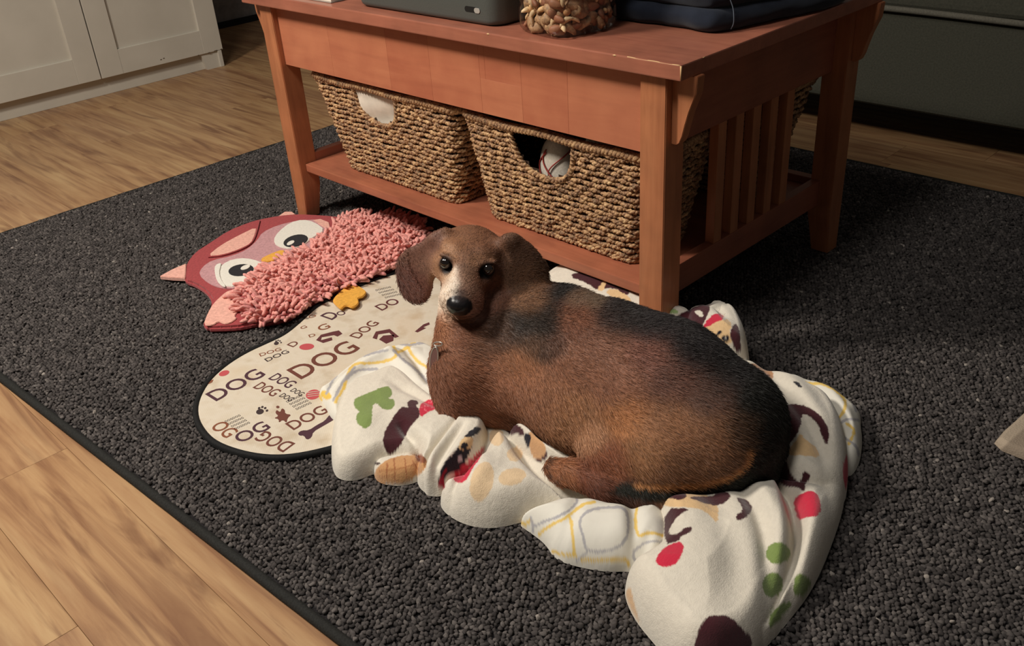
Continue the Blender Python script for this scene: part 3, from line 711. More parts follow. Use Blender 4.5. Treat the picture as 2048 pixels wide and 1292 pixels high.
# raised seam between the brows
sp = upoly([k4(*p) for p in [(395, 388), (500, 378), (620, 338), (692, 296), (720, 240), (745, 140)]], .0145); tube('seam', smooth_poly(sp, 2, False), .0016, F_RED, owl, 6)
owl_slab('ear_tip', [(65, 517), (150, 470), (245, 430), (243, 490), (238, 530), (150, 526)], .004, .0115, F_PALE, .001, 0)
owl_slab('ear_tip', [(868, 112), (915, 78), (965, 78), (988, 95), (960, 104), (900, 108)], .004, .0118, F_PALE, .001, 0)
owl_slab('wing_patch', [(1105, 135), (1160, 128), (1215, 150), (1225, 190), (1195, 195)], .0125, .0145, F_PALE, .0006, 0)
owl_slab('wing_patch', [(495, 640), (530, 615), (575, 610), (600, 680), (605, 745), (570, 790), (595, 800), (545, 835), (500, 842), (465, 822), (430, 850), (360, 852), (392, 765), (430, 700)], .0125, .0148, F_PALE, .0008, 1)
e1 = owl_slab('eye', [(838, 268), (870, 215), (950, 152), (1040, 130), (1120, 148), (1195, 205), (1110, 250), (1050, 300), (960, 332), (860, 312)], .013, .0162, F_WHITE)
owl_slab('pupil', ell(990, 275, 85, 38, -14), .0155, .0175, F_BLK, .0004, 0, e1); owl_slab('eye_glint', ell(956, 290, 28, 12, -25), .017, .0182, F_WHITE, .0002, 0, e1)
e2 = owl_slab('eye', [(470, 560), (455, 470), (520, 415), (610, 392), (700, 400), (790, 435), (720, 510), (620, 570), (540, 592)], .013, .0160, F_WHITE)
owl_slab('pupil', ell(618, 474, 86, 38, -8), .0155, .0175, F_BLK, .0004, 0, e2); owl_slab('eye_glint', ell(648, 456, 34, 14, -20), .017, .0182, F_WHITE, .0002, 0, e2)
owl_slab('eyelid', [(438, 480), (442, 440), (486, 424), (480, 450), (470, 490), (482, 540), (520, 590), (490, 585), (452, 545)], .0155, .0178, F_WHITE, .0005, 1, e2)
owl_slab('beak', [(745, 402), (810, 368), (905, 332), (918, 365), (850, 408), (780, 420)], .0135, .0165, F_YEL, .0006, 1)
owl_slab('foot', [(1235, 680), (1290, 620), (1335, 588), (1400, 572), (1440, 595), (1475, 622), (1450, 655), (1408, 662), (1424, 700), (1375, 733), (1330, 708), (1300, 742), (1262, 710)], .0105, .0145, F_YEL, .001, 2)
SH = [(570, 655), (625, 600), (690, 560), (735, 510), (800, 470), (880, 440), (950, 390), (1050, 345), (1130, 290), (1225, 225), (1250, 170), (1330, 120), (1500, 110), (1650, 105), (1790, 140), (1880, 200), (1830, 330), (1680, 465), (1450, 545), (1230, 640), (1100, 715), (980, 800), (860, 815), (720, 835), (660, 820), (680, 770), (610, 740), (590, 670)]
SP = upoly([k4(*p) for p in SH], .0125)[:, :2]
def tuft_mesh(seed, mat):
    r = np.random.default_rng(seed); n = 7; tt = np.linspace(0, 1, n); bend = r.uniform(.2, 1.1); az = 0; ln = r.uniform(.019, .027)
    a = .25+bend*tt; x = np.cumsum(np.r_[0, np.sin(a[1:])])*ln/(n-1); z = np.cumsum(np.r_[0, np.cos(a[1:])])*ln/(n-1)
    y = .002*np.sin(tt*4+seed)
    rad = np.array([.0028, .0033, .0034, .0033, .0034, .0031, .0018])*r.uniform(.9, 1.08)
    v, f = tube_data(np.c_[x, y, z], rad, 6); me = fromdata('tuft', v, f); me.materials.append(mat); me.polygons.foreach_set('use_smooth', [True]*len(me.polygons)); return me
TM = [tuft_mesh(i, F_SHAG if i % 3 else F_SHAG2) for i in range(12)]
pts = []
mn, mx_ = SP.min(0), SP.max(0)
xx = np.arange(mn[0], mx_[0], .0074); yy = np.arange(mn[1], mx_[1], .0074)
for i, a in enumerate(xx):
    for b_ in yy: pts.append((a+rng.normal(0, .0013), b_+(i % 2)*.0037+rng.normal(0, .0013)))
pts = np.array(pts); sd = polysdf(SP, pts[:, 0], pts[:, 1]); pts = pts[sd < -.002]; sd = sd[sd < -.002]
cen = SP.mean(0); dcam = np.linalg.norm(pts-CAMP[:2], axis=1); order = np.argsort(dcam)
vs_, fs_ = [], []
for rank, i in enumerate(order):
    p = pts[i]; edge = sd[i] > -.014
    if edge: d = p-cen; ang = math.atan2(d[1], d[0])+rng.normal(0, .4); lean = rng.uniform(.35, .7)
    else: ang = math.atan2(-.5, -.8)+rng.normal(0, 1.5); lean = rng.uniform(-.1, .5)
    R_ = Matrix.Translation((p[0], p[1], .0115)) @ Matrix.Rotation(ang, 4, 'Z') @ Matrix.Rotation(lean, 4, 'Y')
    me = TM[rng.integers(0, 12)]
    if rank < 300:
        o = bpy.data.objects.new('tuft', me); COL.objects.link(o); o.parent = owl
        o.matrix_local = Matrix.Translation(-wloc(owl)) @ R_
    else:
        o0 = len(vs_)
        for w in me.vertices: vs_.append(tuple(R_ @ w.co))
        for pl in me.polygons: fs_.append([o0+q for q in pl.vertices])
print('TUFTS', len(order))
link('shag', fromdata('shag', vs_, fs_), F_SHAG, owl, smooth=True, kind='stuff')
# ---------------------------------------------------------------- dachshund (one continuous skin grown from a blended distance field)
G0 = np.array([-.40, -.34, .002]); G1 = np.array([.07, .30, .305]); HS = .0029
DIM = np.ceil((G1-G0)/HS).astype(int)
gxs = [G0[i]+HS*np.arange(DIM[i]) for i in range(3)]
def local(c0, c1, pad):
    lo = np.maximum(((np.minimum(c0, c1)-pad-G0)/HS).astype(int), 0); hi = np.minimum(((np.maximum(c0, c1)+pad-G0)/HS).astype(int)+2, DIM)
    sl = tuple(slice(a, b) for a, b in zip(lo, hi))
    return sl, np.stack(np.meshgrid(*[gxs[i][sl[i]] for i in range(3)], indexing='ij'), -1)
def d_cone(P, a, b, ra, rb):
    ab = b-a; t = np.clip(((P-a)@ab)/(ab@ab+1e-12), 0, 1); return np.linalg.norm(P-a-t[..., None]*ab, axis=-1)-(ra+(rb-ra)*t)
def d_ell(P, c, rad, M=None):
    q = P-c
    if M is not None: q = q@M.T       # rows of M: local axes
    rad = np.array(rad); k0 = np.linalg.norm(q/rad, axis=-1); k1 = np.linalg.norm(q/rad**2, axis=-1)
    return np.where(k0 < 1e-6, -rad.min(), k0*(k0-1)/np.maximum(k1, 1e-9))
def smin(a, b, k):
    h = np.clip(.5+.5*(b-a)/k, 0, 1); return b*(1-h)+a*h-k*h*(1-h)
class Field:
    def __init__(s): s.a = np.full(DIM, .5, np.float32)
    def add(s, fn, c0, c1, pad, k):
        sl, P = local(c0, c1, pad+k+.012); s.a[sl] = smin(s.a[sl], fn(P), k)
    def cone(s, a, b, ra, rb, k=.012):
        a, b = np.array(a, float), np.array(b, float); s.add(lambda P: d_cone(P, a, b, ra, rb), a, b, max(ra, rb), k)
    def chain(s, pts, k=.012):
        for p, q in zip(pts[:-1], pts[1:]): s.cone(un(*p[:3]), un(*q[:3]), p[3], q[3], k)
    def ell(s, c, rad, M=None, k=.012):
        c = np.array(c, float); s.add(lambda P: d_ell(P, c, rad, M), c, c, max(rad), k)
    def cut(s, a, b, ra, rb, k=.003):
        a, b = np.array(a, float), np.array(b, float); sl, P = local(a, b, max(ra, rb)+k+.004); s.a[sl] = -smin(-s.a[sl], d_cone(P, a, b, ra, rb), k)
    def merge(s, o, k): s.a = smin(s.a, o.a, k)
Fb = Field()
Fb.chain([(951, 750, .075, .060), (1060, 715, .090, .083), (1200, 757, .092, .095), (1320, 800, .090, .0945), (1415, 856, .082, .0835)], .03)
Fb.chain([(1100, 655, .125, .050), (1130, 650, .125, .050)], .035)
Fb.chain([(916, 756, .060, .036), (924, 795, .046, .030), (985, 812, .040, .026)], .018)     # near upper arm and elbow
Fb.chain([(940, 790, .035, .024), (1040, 835, .032, .02)], .015)
Fb.chain([(1455, 845, .085, .068), (1340, 885, .075, .060), (1232, 898, .058, .042)], .016)  # thigh to knee
Fb.chain([(1228, 905, .050, .034), (1300, 985, .034, .020), (1345, 998, .030, .018)], .014)  # shank down to the hock
Fb.chain([(1330, 996, .030, .0175), (1210, 975, .033, .0155), (1140, 945, .036, .0165)], .010)
for (x_, y_, z_), (x2, y2, z2) in (((1130, 932, .040), (1101, 925, .041)), ((1128, 940, .039), (1097, 938, .037)), ((1132, 950, .036), (1104, 951, .032)), ((1140, 957, .034), (1118, 962, .030))):
    Fb.cone(un(x_, y_, z_), un(x2, y2, z2), .0078, .0062, .0045)
Fb.chain([(1520, 900, .055, .030), (1512, 935, .045, .023), (1465, 962, .038, .019), (1400, 978, .034, .0165), (1320, 982, .034, .0145), (1255, 974, .036, .0120), (1225, 968, .038, .007)], .010)   # tail
# head frame: origin between the eyes, F towards the nose tip
EM = un(935.5, 529, .222)
zz_ = .222
for i in range(400):
    zz_ -= .0004; NTIP = un(915, 627, zz_)
    if np.linalg.norm(NTIP-EM) < .083: break
HF = (NTIP-EM)/np.linalg.norm(NTIP-EM); HR = _r*math.cos(.13)-_u*math.sin(.13); HR = HR-HF*(HR@HF); HR /= np.linalg.norm(HR); HU = np.cross(HF, HR)*1.0
HM = np.stack([HR, HU, HF])
def hp(r_, u_, f_): return EM+HR*r_+HU*u_+HF*f_
Fh = Field()
Fh.ell(hp(0, -.012, -.030), (.0465, .0345, .041), HM, .01)
Fh.ell(hp(0, -.008, -.006), (.0400, .030, .034), HM, .014)
Fh.cone(hp(0, -.010, .004), hp(0, -.009, .054), .0310, .0225, .012)
Fh.cone(hp(-.010, -.016, .048), hp(.010, -.016, .048), .0185, .0185, .008)
Fh.cone(hp(0, -.030, -.020), hp(0, -.027, .046), .0240, .0150, .010)
for s in (-1, 1):
    Fh.cone(hp(s*.018, .0165, -.008), hp(s*.031, .014, -.012), .0080, .0065, .010)      # brow ridge
    Fh.ell(hp(s*.030, -.018, -.022), (.022, .024, .030), HM, .014)                   # cheek
    Fh.cut(hp(s*.0265, .0085, .0185), hp(s*.0265, .0085, .0185), .0100, .0100, .004)
    Fh.cut(hp(s*.019, -.0295, .052), hp(s*.0265, -.0275, .030), .0012, .0018, .004)   # lip line
for s in (-1, 1):
    Fh.cone(hp(s*.0175, .0168, .0115), hp(s*.0345, .0165, .0035), .0036, .0036, .004); Fh.cone(hp(s*.0185, -.0005, .0160), hp(s*.0335, .0010, .0080), .0036, .0036, .004)
Fh.cut(hp(-.012, -.0300, .060), hp(.012, -.0300, .060), .0012, .0012, .003)
Fh.ell(hp(0, -.001, .068), (.0150, .0118, .0115), HM, .003)
for s in (-1, 1): Fh.cut(hp(s*.0068, -.0035, .0785), hp(s*.0105, -.006, .0745), .0022, .0014, .0015)
Fh.cut(hp(0, -.0045, .0815), hp(0, -.0145, .077), .0007, .0007, .001)
NB = hp(0, -.030, -.040)
Fb.cone((-.185, .085, .100), (-.180, .140, .150), .066, .050, .03); Fb.cone((-.180, .140, .150), NB, .050, .038, .02)
Fb.cone(un(938, 722, .105), hp(-.004, -.044, -.026), .048, .031, .020)
Fb.merge(Fh, .010)
# ears: leaf outlines hanging in their own planes
fh = np.array([_f[0], _f[1], 0]); fh /= np.linalg.norm(fh); rh = np.array([_r[0], _r[1], 0]); rh /= np.linalg.norm(rh)
def on_plane(x, y, O, n):
    d = _f + _r*((x-IW/2)/FOC) - _u*((y-IH/2)/FOC); return CAMP+d*(((O-CAMP)@n)/(d@n))
def ear(px, O, n, topc, foldw):
    n = n/np.linalg.norm(n); U_ = np.array([0, 0, 1.])-n*n[2]; U_ /= np.linalg.norm(U_); V_ = np.cross(U_, n)
    P3 = np.array([on_plane(x, y, O, n) for x, y in px]); P2 = smooth_poly(np.stack([(P3-O)@V_, (P3-O)@U_], 1), 2); rad = .0046
    def fn(P):
        q = P-O; a, b, w = q@V_, q@U_, q@n
        cx_, cy_ = P2.mean(0)
        w = w+1.6*((a-cx_)**2)+foldw*np.clip(b-topc, 0, 1)**2*10+.35*np.clip(-(b-cy_), 0, 1)**2*4
        d2 = polysdf(P2, a, b)+rad
        return np.sqrt(np.maximum(d2, 0)**2+w**2)-rad
    lo, hi = P3.min(0), P3.max(0); Fb.add(fn, lo, hi, .012, .009)
ear([(888, 452), (866, 466), (840, 486), (814, 498), (795, 512), (790, 545), (795, 580), (808, 601), (830, 610), (852, 604), (863, 585), (867, 555), (864, 520), (870, 495), (884, 474), (900, 462)], hp(-.043, .012, -.030), -fh*.86-rh*.42+np.array([0, 0, .25]), .02, .4)
ear([(1004, 470), (1028, 464), (1055, 480), (1080, 506), (1099, 534), (1098, 575), (1086, 606), (1064, 626), (1040, 628), (1022, 614), (1012, 590), (1009, 560), (1014, 530), (1010, 505), (1004, 488)], hp(.050, .012, -.018), -fh*.86+rh*.36+np.array([0, 0, .25]), .02, .4)
for s, ex, ey in ((-1, 868, 478), (1, 1024, 480)):
    nn_ = (-fh*.86-rh*.42+np.array([0, 0, .25])) if s < 0 else (-fh*.86+rh*.36+np.array([0, 0, .25])); OO = hp(-.043, .012, -.030) if s < 0 else hp(.050, .012, -.018)
    Fb.cone(hp(s*.030, .008, -.030), on_plane(ex, ey, OO, nn_/np.linalg.norm(nn_)), .0115, .0058, .010)
A = Fb.a
# surface nets
S = A < 0
cs = [S[i:DIM[0]-1+i, j:DIM[1]-1+j, k:DIM[2]-1+k] for i in (0, 1) for j in (0, 1) for k in (0, 1)]
cnt = sum(c.astype(np.int8) for c in cs); act = (cnt > 0) & (cnt < 8); ci = np.argwhere(act)
ids = np.full(act.shape, -1, np.int64); ids[act] = np.arange(len(ci))
offs = np.array([(i, j, k) for i in (0, 1) for j in (0, 1) for k in (0, 1)])
vals = np.stack([A[ci[:, 0]+o[0], ci[:, 1]+o[1], ci[:, 2]+o[2]] for o in offs], 1)
acc = np.zeros((len(ci), 3)); num = np.zeros(len(ci))
for a_i in range(8):
    for b_i in range(a_i+1, 8):
        if np.abs(offs[a_i]-offs[b_i]).sum() != 1: continue
        va, vb = vals[:, a_i], vals[:, b_i]; m_ = (va < 0) != (vb < 0); tt = np.where(m_, va/(va-vb+1e-12), 0)
        acc += m_[:, None]*(offs[a_i]+tt[:, None]*(offs[b_i]-offs[a_i])); num += m_
DV = G0+(ci+acc/num[:, None])*HS
quads = []
for ax in range(3):
    a1, a2 = (ax+1) % 3, (ax+2) % 3
    e = [slice(None)]*3; e2 = [slice(None)]*3; e[ax] = slice(0, -1); e2[ax] = slice(1, None)
    ch = np.argwhere(S[tuple(e)] != S[tuple(e2)]); ok = (ch[:, a1] > 0) & (ch[:, a2] > 0) & (ch[:, a1] < DIM[a1]-1) & (ch[:, a2] < DIM[a2]-1); ch = ch[ok]
    def g(d1, d2):
        c = ch.copy(); c[:, a1] -= d1; c[:, a2] -= d2; return ids[c[:, 0], c[:, 1], c[:, 2]]
    Q = np.stack([g(1, 1), g(0, 1), g(0, 0), g(1, 0)], 1); flip = S[ch[:, 0], ch[:, 1], ch[:, 2]]
    Q[~flip] = Q[~flip][:, ::-1]; quads.append(Q)
DQ = np.vstack(quads); DQ = DQ[(DQ >= 0).all(1)]
# light relaxation
for it in range(2):
    s_ = np.zeros_like(DV); c_ = np.zeros(len(DV))
    for i in range(4):
        for j in ((i+1) % 4, (i-1) % 4): np.add.at(s_, DQ[:, i], DV[DQ[:, j]]); np.add.at(c_, DQ[:, i], 1)
    DV = DV*.5+.5*s_/np.maximum(c_, 1)[:, None]
def mesh_np(name, V, Q):
    me = bpy.data.meshes.new(name); me.vertices.add(len(V)); me.vertices.foreach_set('co', V.astype(np.float32).ravel())
    n = Q.shape[1]; me.loops.add(Q.size); me.loops.foreach_set('vertex_index', Q.astype(np.int32).ravel())
    me.polygons.add(len(Q)); me.polygons.foreach_set('loop_start', np.arange(0, Q.size, n, dtype=np.int32)); me.update(calc_edges=True); me.validate(); return me
def grow(pts):
    """blend colour samples (x, y, radius, colour) over the coat"""
    return np.array([(p[0], p[1], p[2]) for p in pts], float), np.array([p[3] for p in pts], float)
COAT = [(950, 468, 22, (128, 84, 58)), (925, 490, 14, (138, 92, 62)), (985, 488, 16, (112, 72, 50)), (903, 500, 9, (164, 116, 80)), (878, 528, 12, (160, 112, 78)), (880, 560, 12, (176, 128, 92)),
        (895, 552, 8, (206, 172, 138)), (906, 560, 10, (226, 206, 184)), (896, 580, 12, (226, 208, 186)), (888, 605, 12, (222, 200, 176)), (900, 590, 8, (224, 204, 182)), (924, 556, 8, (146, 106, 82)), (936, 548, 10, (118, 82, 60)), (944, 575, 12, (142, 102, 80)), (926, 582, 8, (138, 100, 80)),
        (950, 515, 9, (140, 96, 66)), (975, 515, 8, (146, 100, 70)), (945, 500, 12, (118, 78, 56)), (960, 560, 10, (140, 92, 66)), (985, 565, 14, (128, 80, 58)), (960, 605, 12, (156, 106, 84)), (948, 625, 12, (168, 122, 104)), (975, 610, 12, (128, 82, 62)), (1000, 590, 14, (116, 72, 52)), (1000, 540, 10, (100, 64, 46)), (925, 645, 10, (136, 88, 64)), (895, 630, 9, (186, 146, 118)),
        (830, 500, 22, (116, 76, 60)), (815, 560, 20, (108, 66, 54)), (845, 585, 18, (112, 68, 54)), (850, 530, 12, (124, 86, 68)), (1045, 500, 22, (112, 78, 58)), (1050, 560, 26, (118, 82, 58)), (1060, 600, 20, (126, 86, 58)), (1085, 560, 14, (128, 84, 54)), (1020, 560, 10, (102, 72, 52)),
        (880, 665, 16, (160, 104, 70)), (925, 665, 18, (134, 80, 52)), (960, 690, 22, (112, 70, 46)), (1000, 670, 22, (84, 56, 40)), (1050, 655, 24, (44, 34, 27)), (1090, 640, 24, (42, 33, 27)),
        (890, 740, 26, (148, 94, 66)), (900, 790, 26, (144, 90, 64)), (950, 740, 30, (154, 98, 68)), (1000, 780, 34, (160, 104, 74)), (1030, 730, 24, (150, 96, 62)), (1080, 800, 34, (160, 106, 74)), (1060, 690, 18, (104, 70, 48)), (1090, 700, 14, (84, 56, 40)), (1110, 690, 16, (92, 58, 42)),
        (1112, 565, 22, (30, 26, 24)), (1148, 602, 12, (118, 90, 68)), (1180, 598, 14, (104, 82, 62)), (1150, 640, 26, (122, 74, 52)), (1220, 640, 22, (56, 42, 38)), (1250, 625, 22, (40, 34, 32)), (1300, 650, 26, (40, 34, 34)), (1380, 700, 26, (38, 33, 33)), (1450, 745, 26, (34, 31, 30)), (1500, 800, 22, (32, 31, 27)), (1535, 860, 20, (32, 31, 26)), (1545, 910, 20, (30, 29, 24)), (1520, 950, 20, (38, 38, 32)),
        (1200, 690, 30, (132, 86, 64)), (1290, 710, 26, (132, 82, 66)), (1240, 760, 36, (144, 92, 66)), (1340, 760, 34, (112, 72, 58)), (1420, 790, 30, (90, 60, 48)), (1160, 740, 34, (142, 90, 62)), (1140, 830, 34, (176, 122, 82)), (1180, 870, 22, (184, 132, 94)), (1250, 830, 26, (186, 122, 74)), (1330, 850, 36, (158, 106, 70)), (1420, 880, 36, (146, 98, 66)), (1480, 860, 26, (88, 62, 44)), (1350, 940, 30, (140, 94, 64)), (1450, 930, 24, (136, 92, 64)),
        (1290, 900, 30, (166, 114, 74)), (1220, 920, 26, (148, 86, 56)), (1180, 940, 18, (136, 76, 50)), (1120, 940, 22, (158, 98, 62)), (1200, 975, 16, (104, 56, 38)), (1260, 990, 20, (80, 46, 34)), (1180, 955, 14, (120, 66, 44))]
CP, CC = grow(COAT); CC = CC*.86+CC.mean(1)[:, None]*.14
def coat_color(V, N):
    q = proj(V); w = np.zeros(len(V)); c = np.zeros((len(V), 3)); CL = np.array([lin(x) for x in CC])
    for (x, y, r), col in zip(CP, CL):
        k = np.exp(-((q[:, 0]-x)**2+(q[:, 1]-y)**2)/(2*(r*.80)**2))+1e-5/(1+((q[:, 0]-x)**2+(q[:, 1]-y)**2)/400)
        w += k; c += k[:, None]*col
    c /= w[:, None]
    def over(mask, col, a=1.0):
        nonlocal c; m_ = np.clip(mask, 0, 1)[:, None]*a; c = c*(1-m_)+m_*np.array(lin(col))
    def soft(poly, s): return np.clip(.5-polysdf(poly, q[:, 0], q[:, 1])/s, 0, 1)
    # black tail and the tan stripe over it
    tp = [(1240, 962), (1330, 965), (1420, 966), (1490, 940), (1515, 905), (1560, 880), (1570, 930), (1540, 985), (1470, 1005), (1380, 1010), (1300, 1000), (1215, 985)]
    over(soft(tp, 10), (34, 34, 28)); 
    pl = [(1498, 903), (1492, 925), (1478, 942), (1450, 957), (1410, 968), (1360, 973), (1310, 972), (1270, 968)]
    for a, b in zip(pl[:-1], pl[1:]):
        a, b = np.array(a), np.array(b); t_ = np.clip(((q-a)@(b-a))/((b-a)@(b-a)), 0, 1); d = np.linalg.norm(q-a-t_[:, None]*(b-a), axis=1); over(np.clip(1.5-d/5.5, 0, 1), (196, 138, 88), .85)
    L_ = (V-EM)@HM.T
    hd = lambda r_, u_, f_, rr, s=.0015: np.clip(.5-(np.linalg.norm(L_-np.array([r_, u_, f_]), axis=1)-rr)/s, 0, 1)
    for s in (-1, 1):
        over(hd(s*.0265, .0085, .0135, .0145, .006), (70, 44, 34), .75)
        over(hd(s*.0265, .0085, .0135, .0115, .003), (22, 16, 14))
    k_ = ((L_[:, 0])/.0165)**2+((L_[:, 1]+.001)/.0135)**2+((L_[:, 2]-.069)/.013)**2
    over(np.clip((1.12-k_)/.12, 0, 1), (26, 26, 28)); nose = np.clip((1.12-k_)/.12, 0, 1)
    over(np.exp(-(((L_[:, 0])/.011)**2+((L_[:, 1]-.012)/.006)**2+((L_[:, 2]-.062)/.010)**2)), (58, 46, 44), .8)
    # dark lips
    lip = np.exp(-((L_[:, 1]+.0295)/.0028)**2)*(L_[:, 2] > .030)*(np.abs(L_[:, 0]) < .03)
    over(lip, (44, 28, 24), .85)
    # claws
    for x, y in ((1099, 921), (1093, 934), (1098, 950), (1112, 962)): over(np.clip(1.6-np.hypot(q[:, 0]-x, q[:, 1]-y)/4.5, 0, 1), (30, 26, 26), .7)
    # inner rims of the ears
    n1 = np.array([mnoise.noise(Vector((p[0]*60, p[1]*60, p[2]*60))) for p in V[::1]]) if len(V) < 120000 else np.zeros(len(V))
    c = c*(1+.14*n1[:, None])
    return np.clip(c, 0, 1), nose
dog = empty('dachshund', (float(un(1250, 860, .02)[0]), float(un(1250, 860, .02)[1]), .02), 'red and black dachshund curled on the crumpled blankets, looking up at the camera', 'dog')
dme = mesh_np('body', DV, DQ)
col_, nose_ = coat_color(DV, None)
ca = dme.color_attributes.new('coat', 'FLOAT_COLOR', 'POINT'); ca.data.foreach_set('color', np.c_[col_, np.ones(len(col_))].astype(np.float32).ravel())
na_ = dme.attributes.new('wet', 'FLOAT', 'POINT'); na_.data.foreach_set('value', nose_.astype(np.float32))
t = NT('dachshund_coat'); at = t.n('Attribute', attribute_name='coat'); wt_ = t.n('Attribute', attribute_name='wet')
f1 = t.noise(t.coord('Object', (1, 1, 1)), 420, 3); f2 = t.noise(t.coord('Object', (90, 260, 260), (0, 0, -.6)), 2.0, 3)
c = t.mix(.30, at.outputs['Color'], t.ramp(f2, [(.35, (110, 110, 110)), (.65, (230, 230, 230))]), 'OVERLAY')
t.bump(f1, .25, .0007); M_COAT = t.set(c, .6, .25, sheen=.0)
mr = t.n('MapRange'); mr.inputs['To Min'].default_value = .58; mr.inputs['To Max'].default_value = .28; t.l(wt_.outputs['Fac'], mr.inputs['Value']); t.l(mr.outputs[0], t.b.inputs['Roughness'])
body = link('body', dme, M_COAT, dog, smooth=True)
print('DOGVERTS', len(DV))
# eyes
t = NT('dog_eye'); M_EYE = t.set((20, 12, 9), .04, .8); t.b.inputs['Coat Weight'].default_value = 1
for s in (-1, 1):
    c = hp(s*.0265, .0080, .0092); b = bmesh.new(); bmesh.ops.create_uvsphere(b, u_segments=24, v_segments=16, radius=.0086); bmesh.ops.translate(b, vec=tuple(c), verts=b.verts)
    link('eye', bm_mesh('eye', b), M_EYE, dog, smooth=True)
# collar with tag
M_TAG = simple('brown_tag', (120, 84, 80), .4, .5); M_TAGR = simple('tag_rim', (190, 184, 176), .3, .6, metal=.7)
c0 = un(868, 716, .125)
tx = (_r*.35+np.array([0, 0, 0])-fh*.3); tx /= np.linalg.norm(tx)
P = []; 
for a in np.linspace(0, 2*np.pi, 28, endpoint=False):
    P.append(on_plane(869+7.5*math.cos(a)-3.2*math.sin(a), 718+3*math.cos(a)+24*math.sin(a), c0, fh*-.8-rh*.6))
P = np.array(P); nn = (-fh*.8-rh*.6); v = [tuple(p+nn*.0012) for p in P]+[tuple(p-nn*.0012) for p in P]; n = len(P)
f = [list(range(n)), list(range(n, 2*n))[::-1]]+[[i, (i+1) % n, n+(i+1) % n, n+i] for i in range(n)]
tg = link('name_tag', fromdata('name_tag', v, f), M_TAG, dog)
tube('tag_rim', P+nn*.0006, .0011, M_TAGR, tg, 6, closed=True)
tube('collar_ring', [on_plane(876+9*math.cos(a), 688+4*math.sin(a), c0, fh*-.8-rh*.6) for a in np.linspace(0, 2*np.pi, 16, endpoint=False)], .0009, M_TAGR, dog, 6, closed=True)

# short coat: fine hairs lying along the body
nrm = np.empty(len(dme.vertices)*3, np.float32); dme.vertices.foreach_get('normal', nrm); nrm = nrm.reshape(-1, 3)
co = DV
fa, fb, fc = DV[DQ[:, 0]], DV[DQ[:, 1]], DV[DQ[:, 2]]; fn_ = np.cross(fb-fa, fc-fa); fn_ /= np.linalg.norm(fn_, axis=1)[:, None]+1e-12
fcn = DV[DQ].mean(1); vis = (((CAMP-fcn)/np.linalg.norm(CAMP-fcn, axis=1)[:, None])*fn_).sum(1) > -.25
cand = np.where(vis & (fcn[:, 2] > .02))[0]
NH = 90000
pick = cand[rng.integers(0, len(cand), NH)]; uvw = rng.random((NH, 2))
q_ = DQ[pick]; u_1, v_1 = uvw[:, :1], uvw[:, 1:]
bil = lambda A_: (A_[q_[:, 0]]*(1-u_1)+A_[q_[:, 1]]*u_1)*(1-v_1)+(A_[q_[:, 3]]*(1-u_1)+A_[q_[:, 2]]*u_1)*v_1
root_ = bil(DV); rn = bil(nrm.astype(float)); rn /= np.linalg.norm(rn, axis=1)[:, None]
rc = bil(col_); rw = bil(nose_[:, None])[:, 0]
Lr = (root_-EM)@HM.T; headness = np.clip(1-(np.linalg.norm(root_-hp(0, 0, -.02), axis=1)-.075)/.03, 0, 1)
eyed = np.minimum(np.linalg.norm(Lr-np.array([.0265, .0085, .0135]), axis=1), np.linalg.norm(Lr-np.array([-.0265, .0085, .0135]), axis=1))
ok_ = (rw < .05) & (eyed > .0125); root_, rn, rc, headness, Lr = root_[ok_], rn[ok_], rc[ok_], headness[ok_], Lr[ok_]
spine = un(1480, 860, .05)-un(950, 700, .09); spine /= np.linalg.norm(spine)
flow = np.tile(spine, (len(root_), 1))+np.array([0, 0, -.55]); hflow = -HF*.9*np.clip(1, 0, 1)+np.zeros_like(flow)+HR*np.sign(Lr[:, :1])*.25-HU*.1
flow = flow*(1-headness[:, None])+hflow*headness[:, None]
nz = np.array([mnoise.noise_vector(Vector((p[0]*22, p[1]*22, p[2]*22))) for p in root_]); flow = flow+.45*nz
flow -= rn*(flow*rn).sum(1)[:, None]; flow /= np.linalg.norm(flow, axis=1)[:, None]+1e-9
flow += rng.normal(0, .16, flow.shape)
ln_ = (.0068-.0046*headness)*rng.uniform(.7, 1.2, len(root_))
NH = len(root_); pts_ = np.empty((NH, 4, 3))
for i, (a, b_) in enumerate(((0, 0), (.33, .14), (.66, .20), (1, .20))): pts_[:, i] = root_+flow*(ln_*a)[:, None]+rn*(ln_*b_-.0002)[:, None]
hc = bpy.data.hair_curves.new('fur'); hc.add_curves([4]*NH)
hc.attributes['position'].data.foreach_set('vector', (pts_-np.array(wloc(dog))).astype(np.float32).ravel())
ra_ = hc.attributes.get('radius') or hc.attributes.new('radius', 'FLOAT', 'POINT')
ra_.data.foreach_set('value', np.tile(np.array([.00022, .0002, .00015, .00005], np.float32), NH))
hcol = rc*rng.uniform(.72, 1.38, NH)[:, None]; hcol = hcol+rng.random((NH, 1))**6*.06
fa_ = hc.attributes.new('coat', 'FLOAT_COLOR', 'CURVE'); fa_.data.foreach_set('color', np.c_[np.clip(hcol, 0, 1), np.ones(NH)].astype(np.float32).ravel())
t = NT('fur_strands'); at = t.n('Attribute', attribute_name='coat'); M_FUR = t.set(at.outputs['Color'], .55, .25); hc.materials.append(M_FUR)
fur = bpy.data.objects.new('fur', hc); COL.objects.link(fur); fur.parent = dog; fur['kind'] = 'stuff'
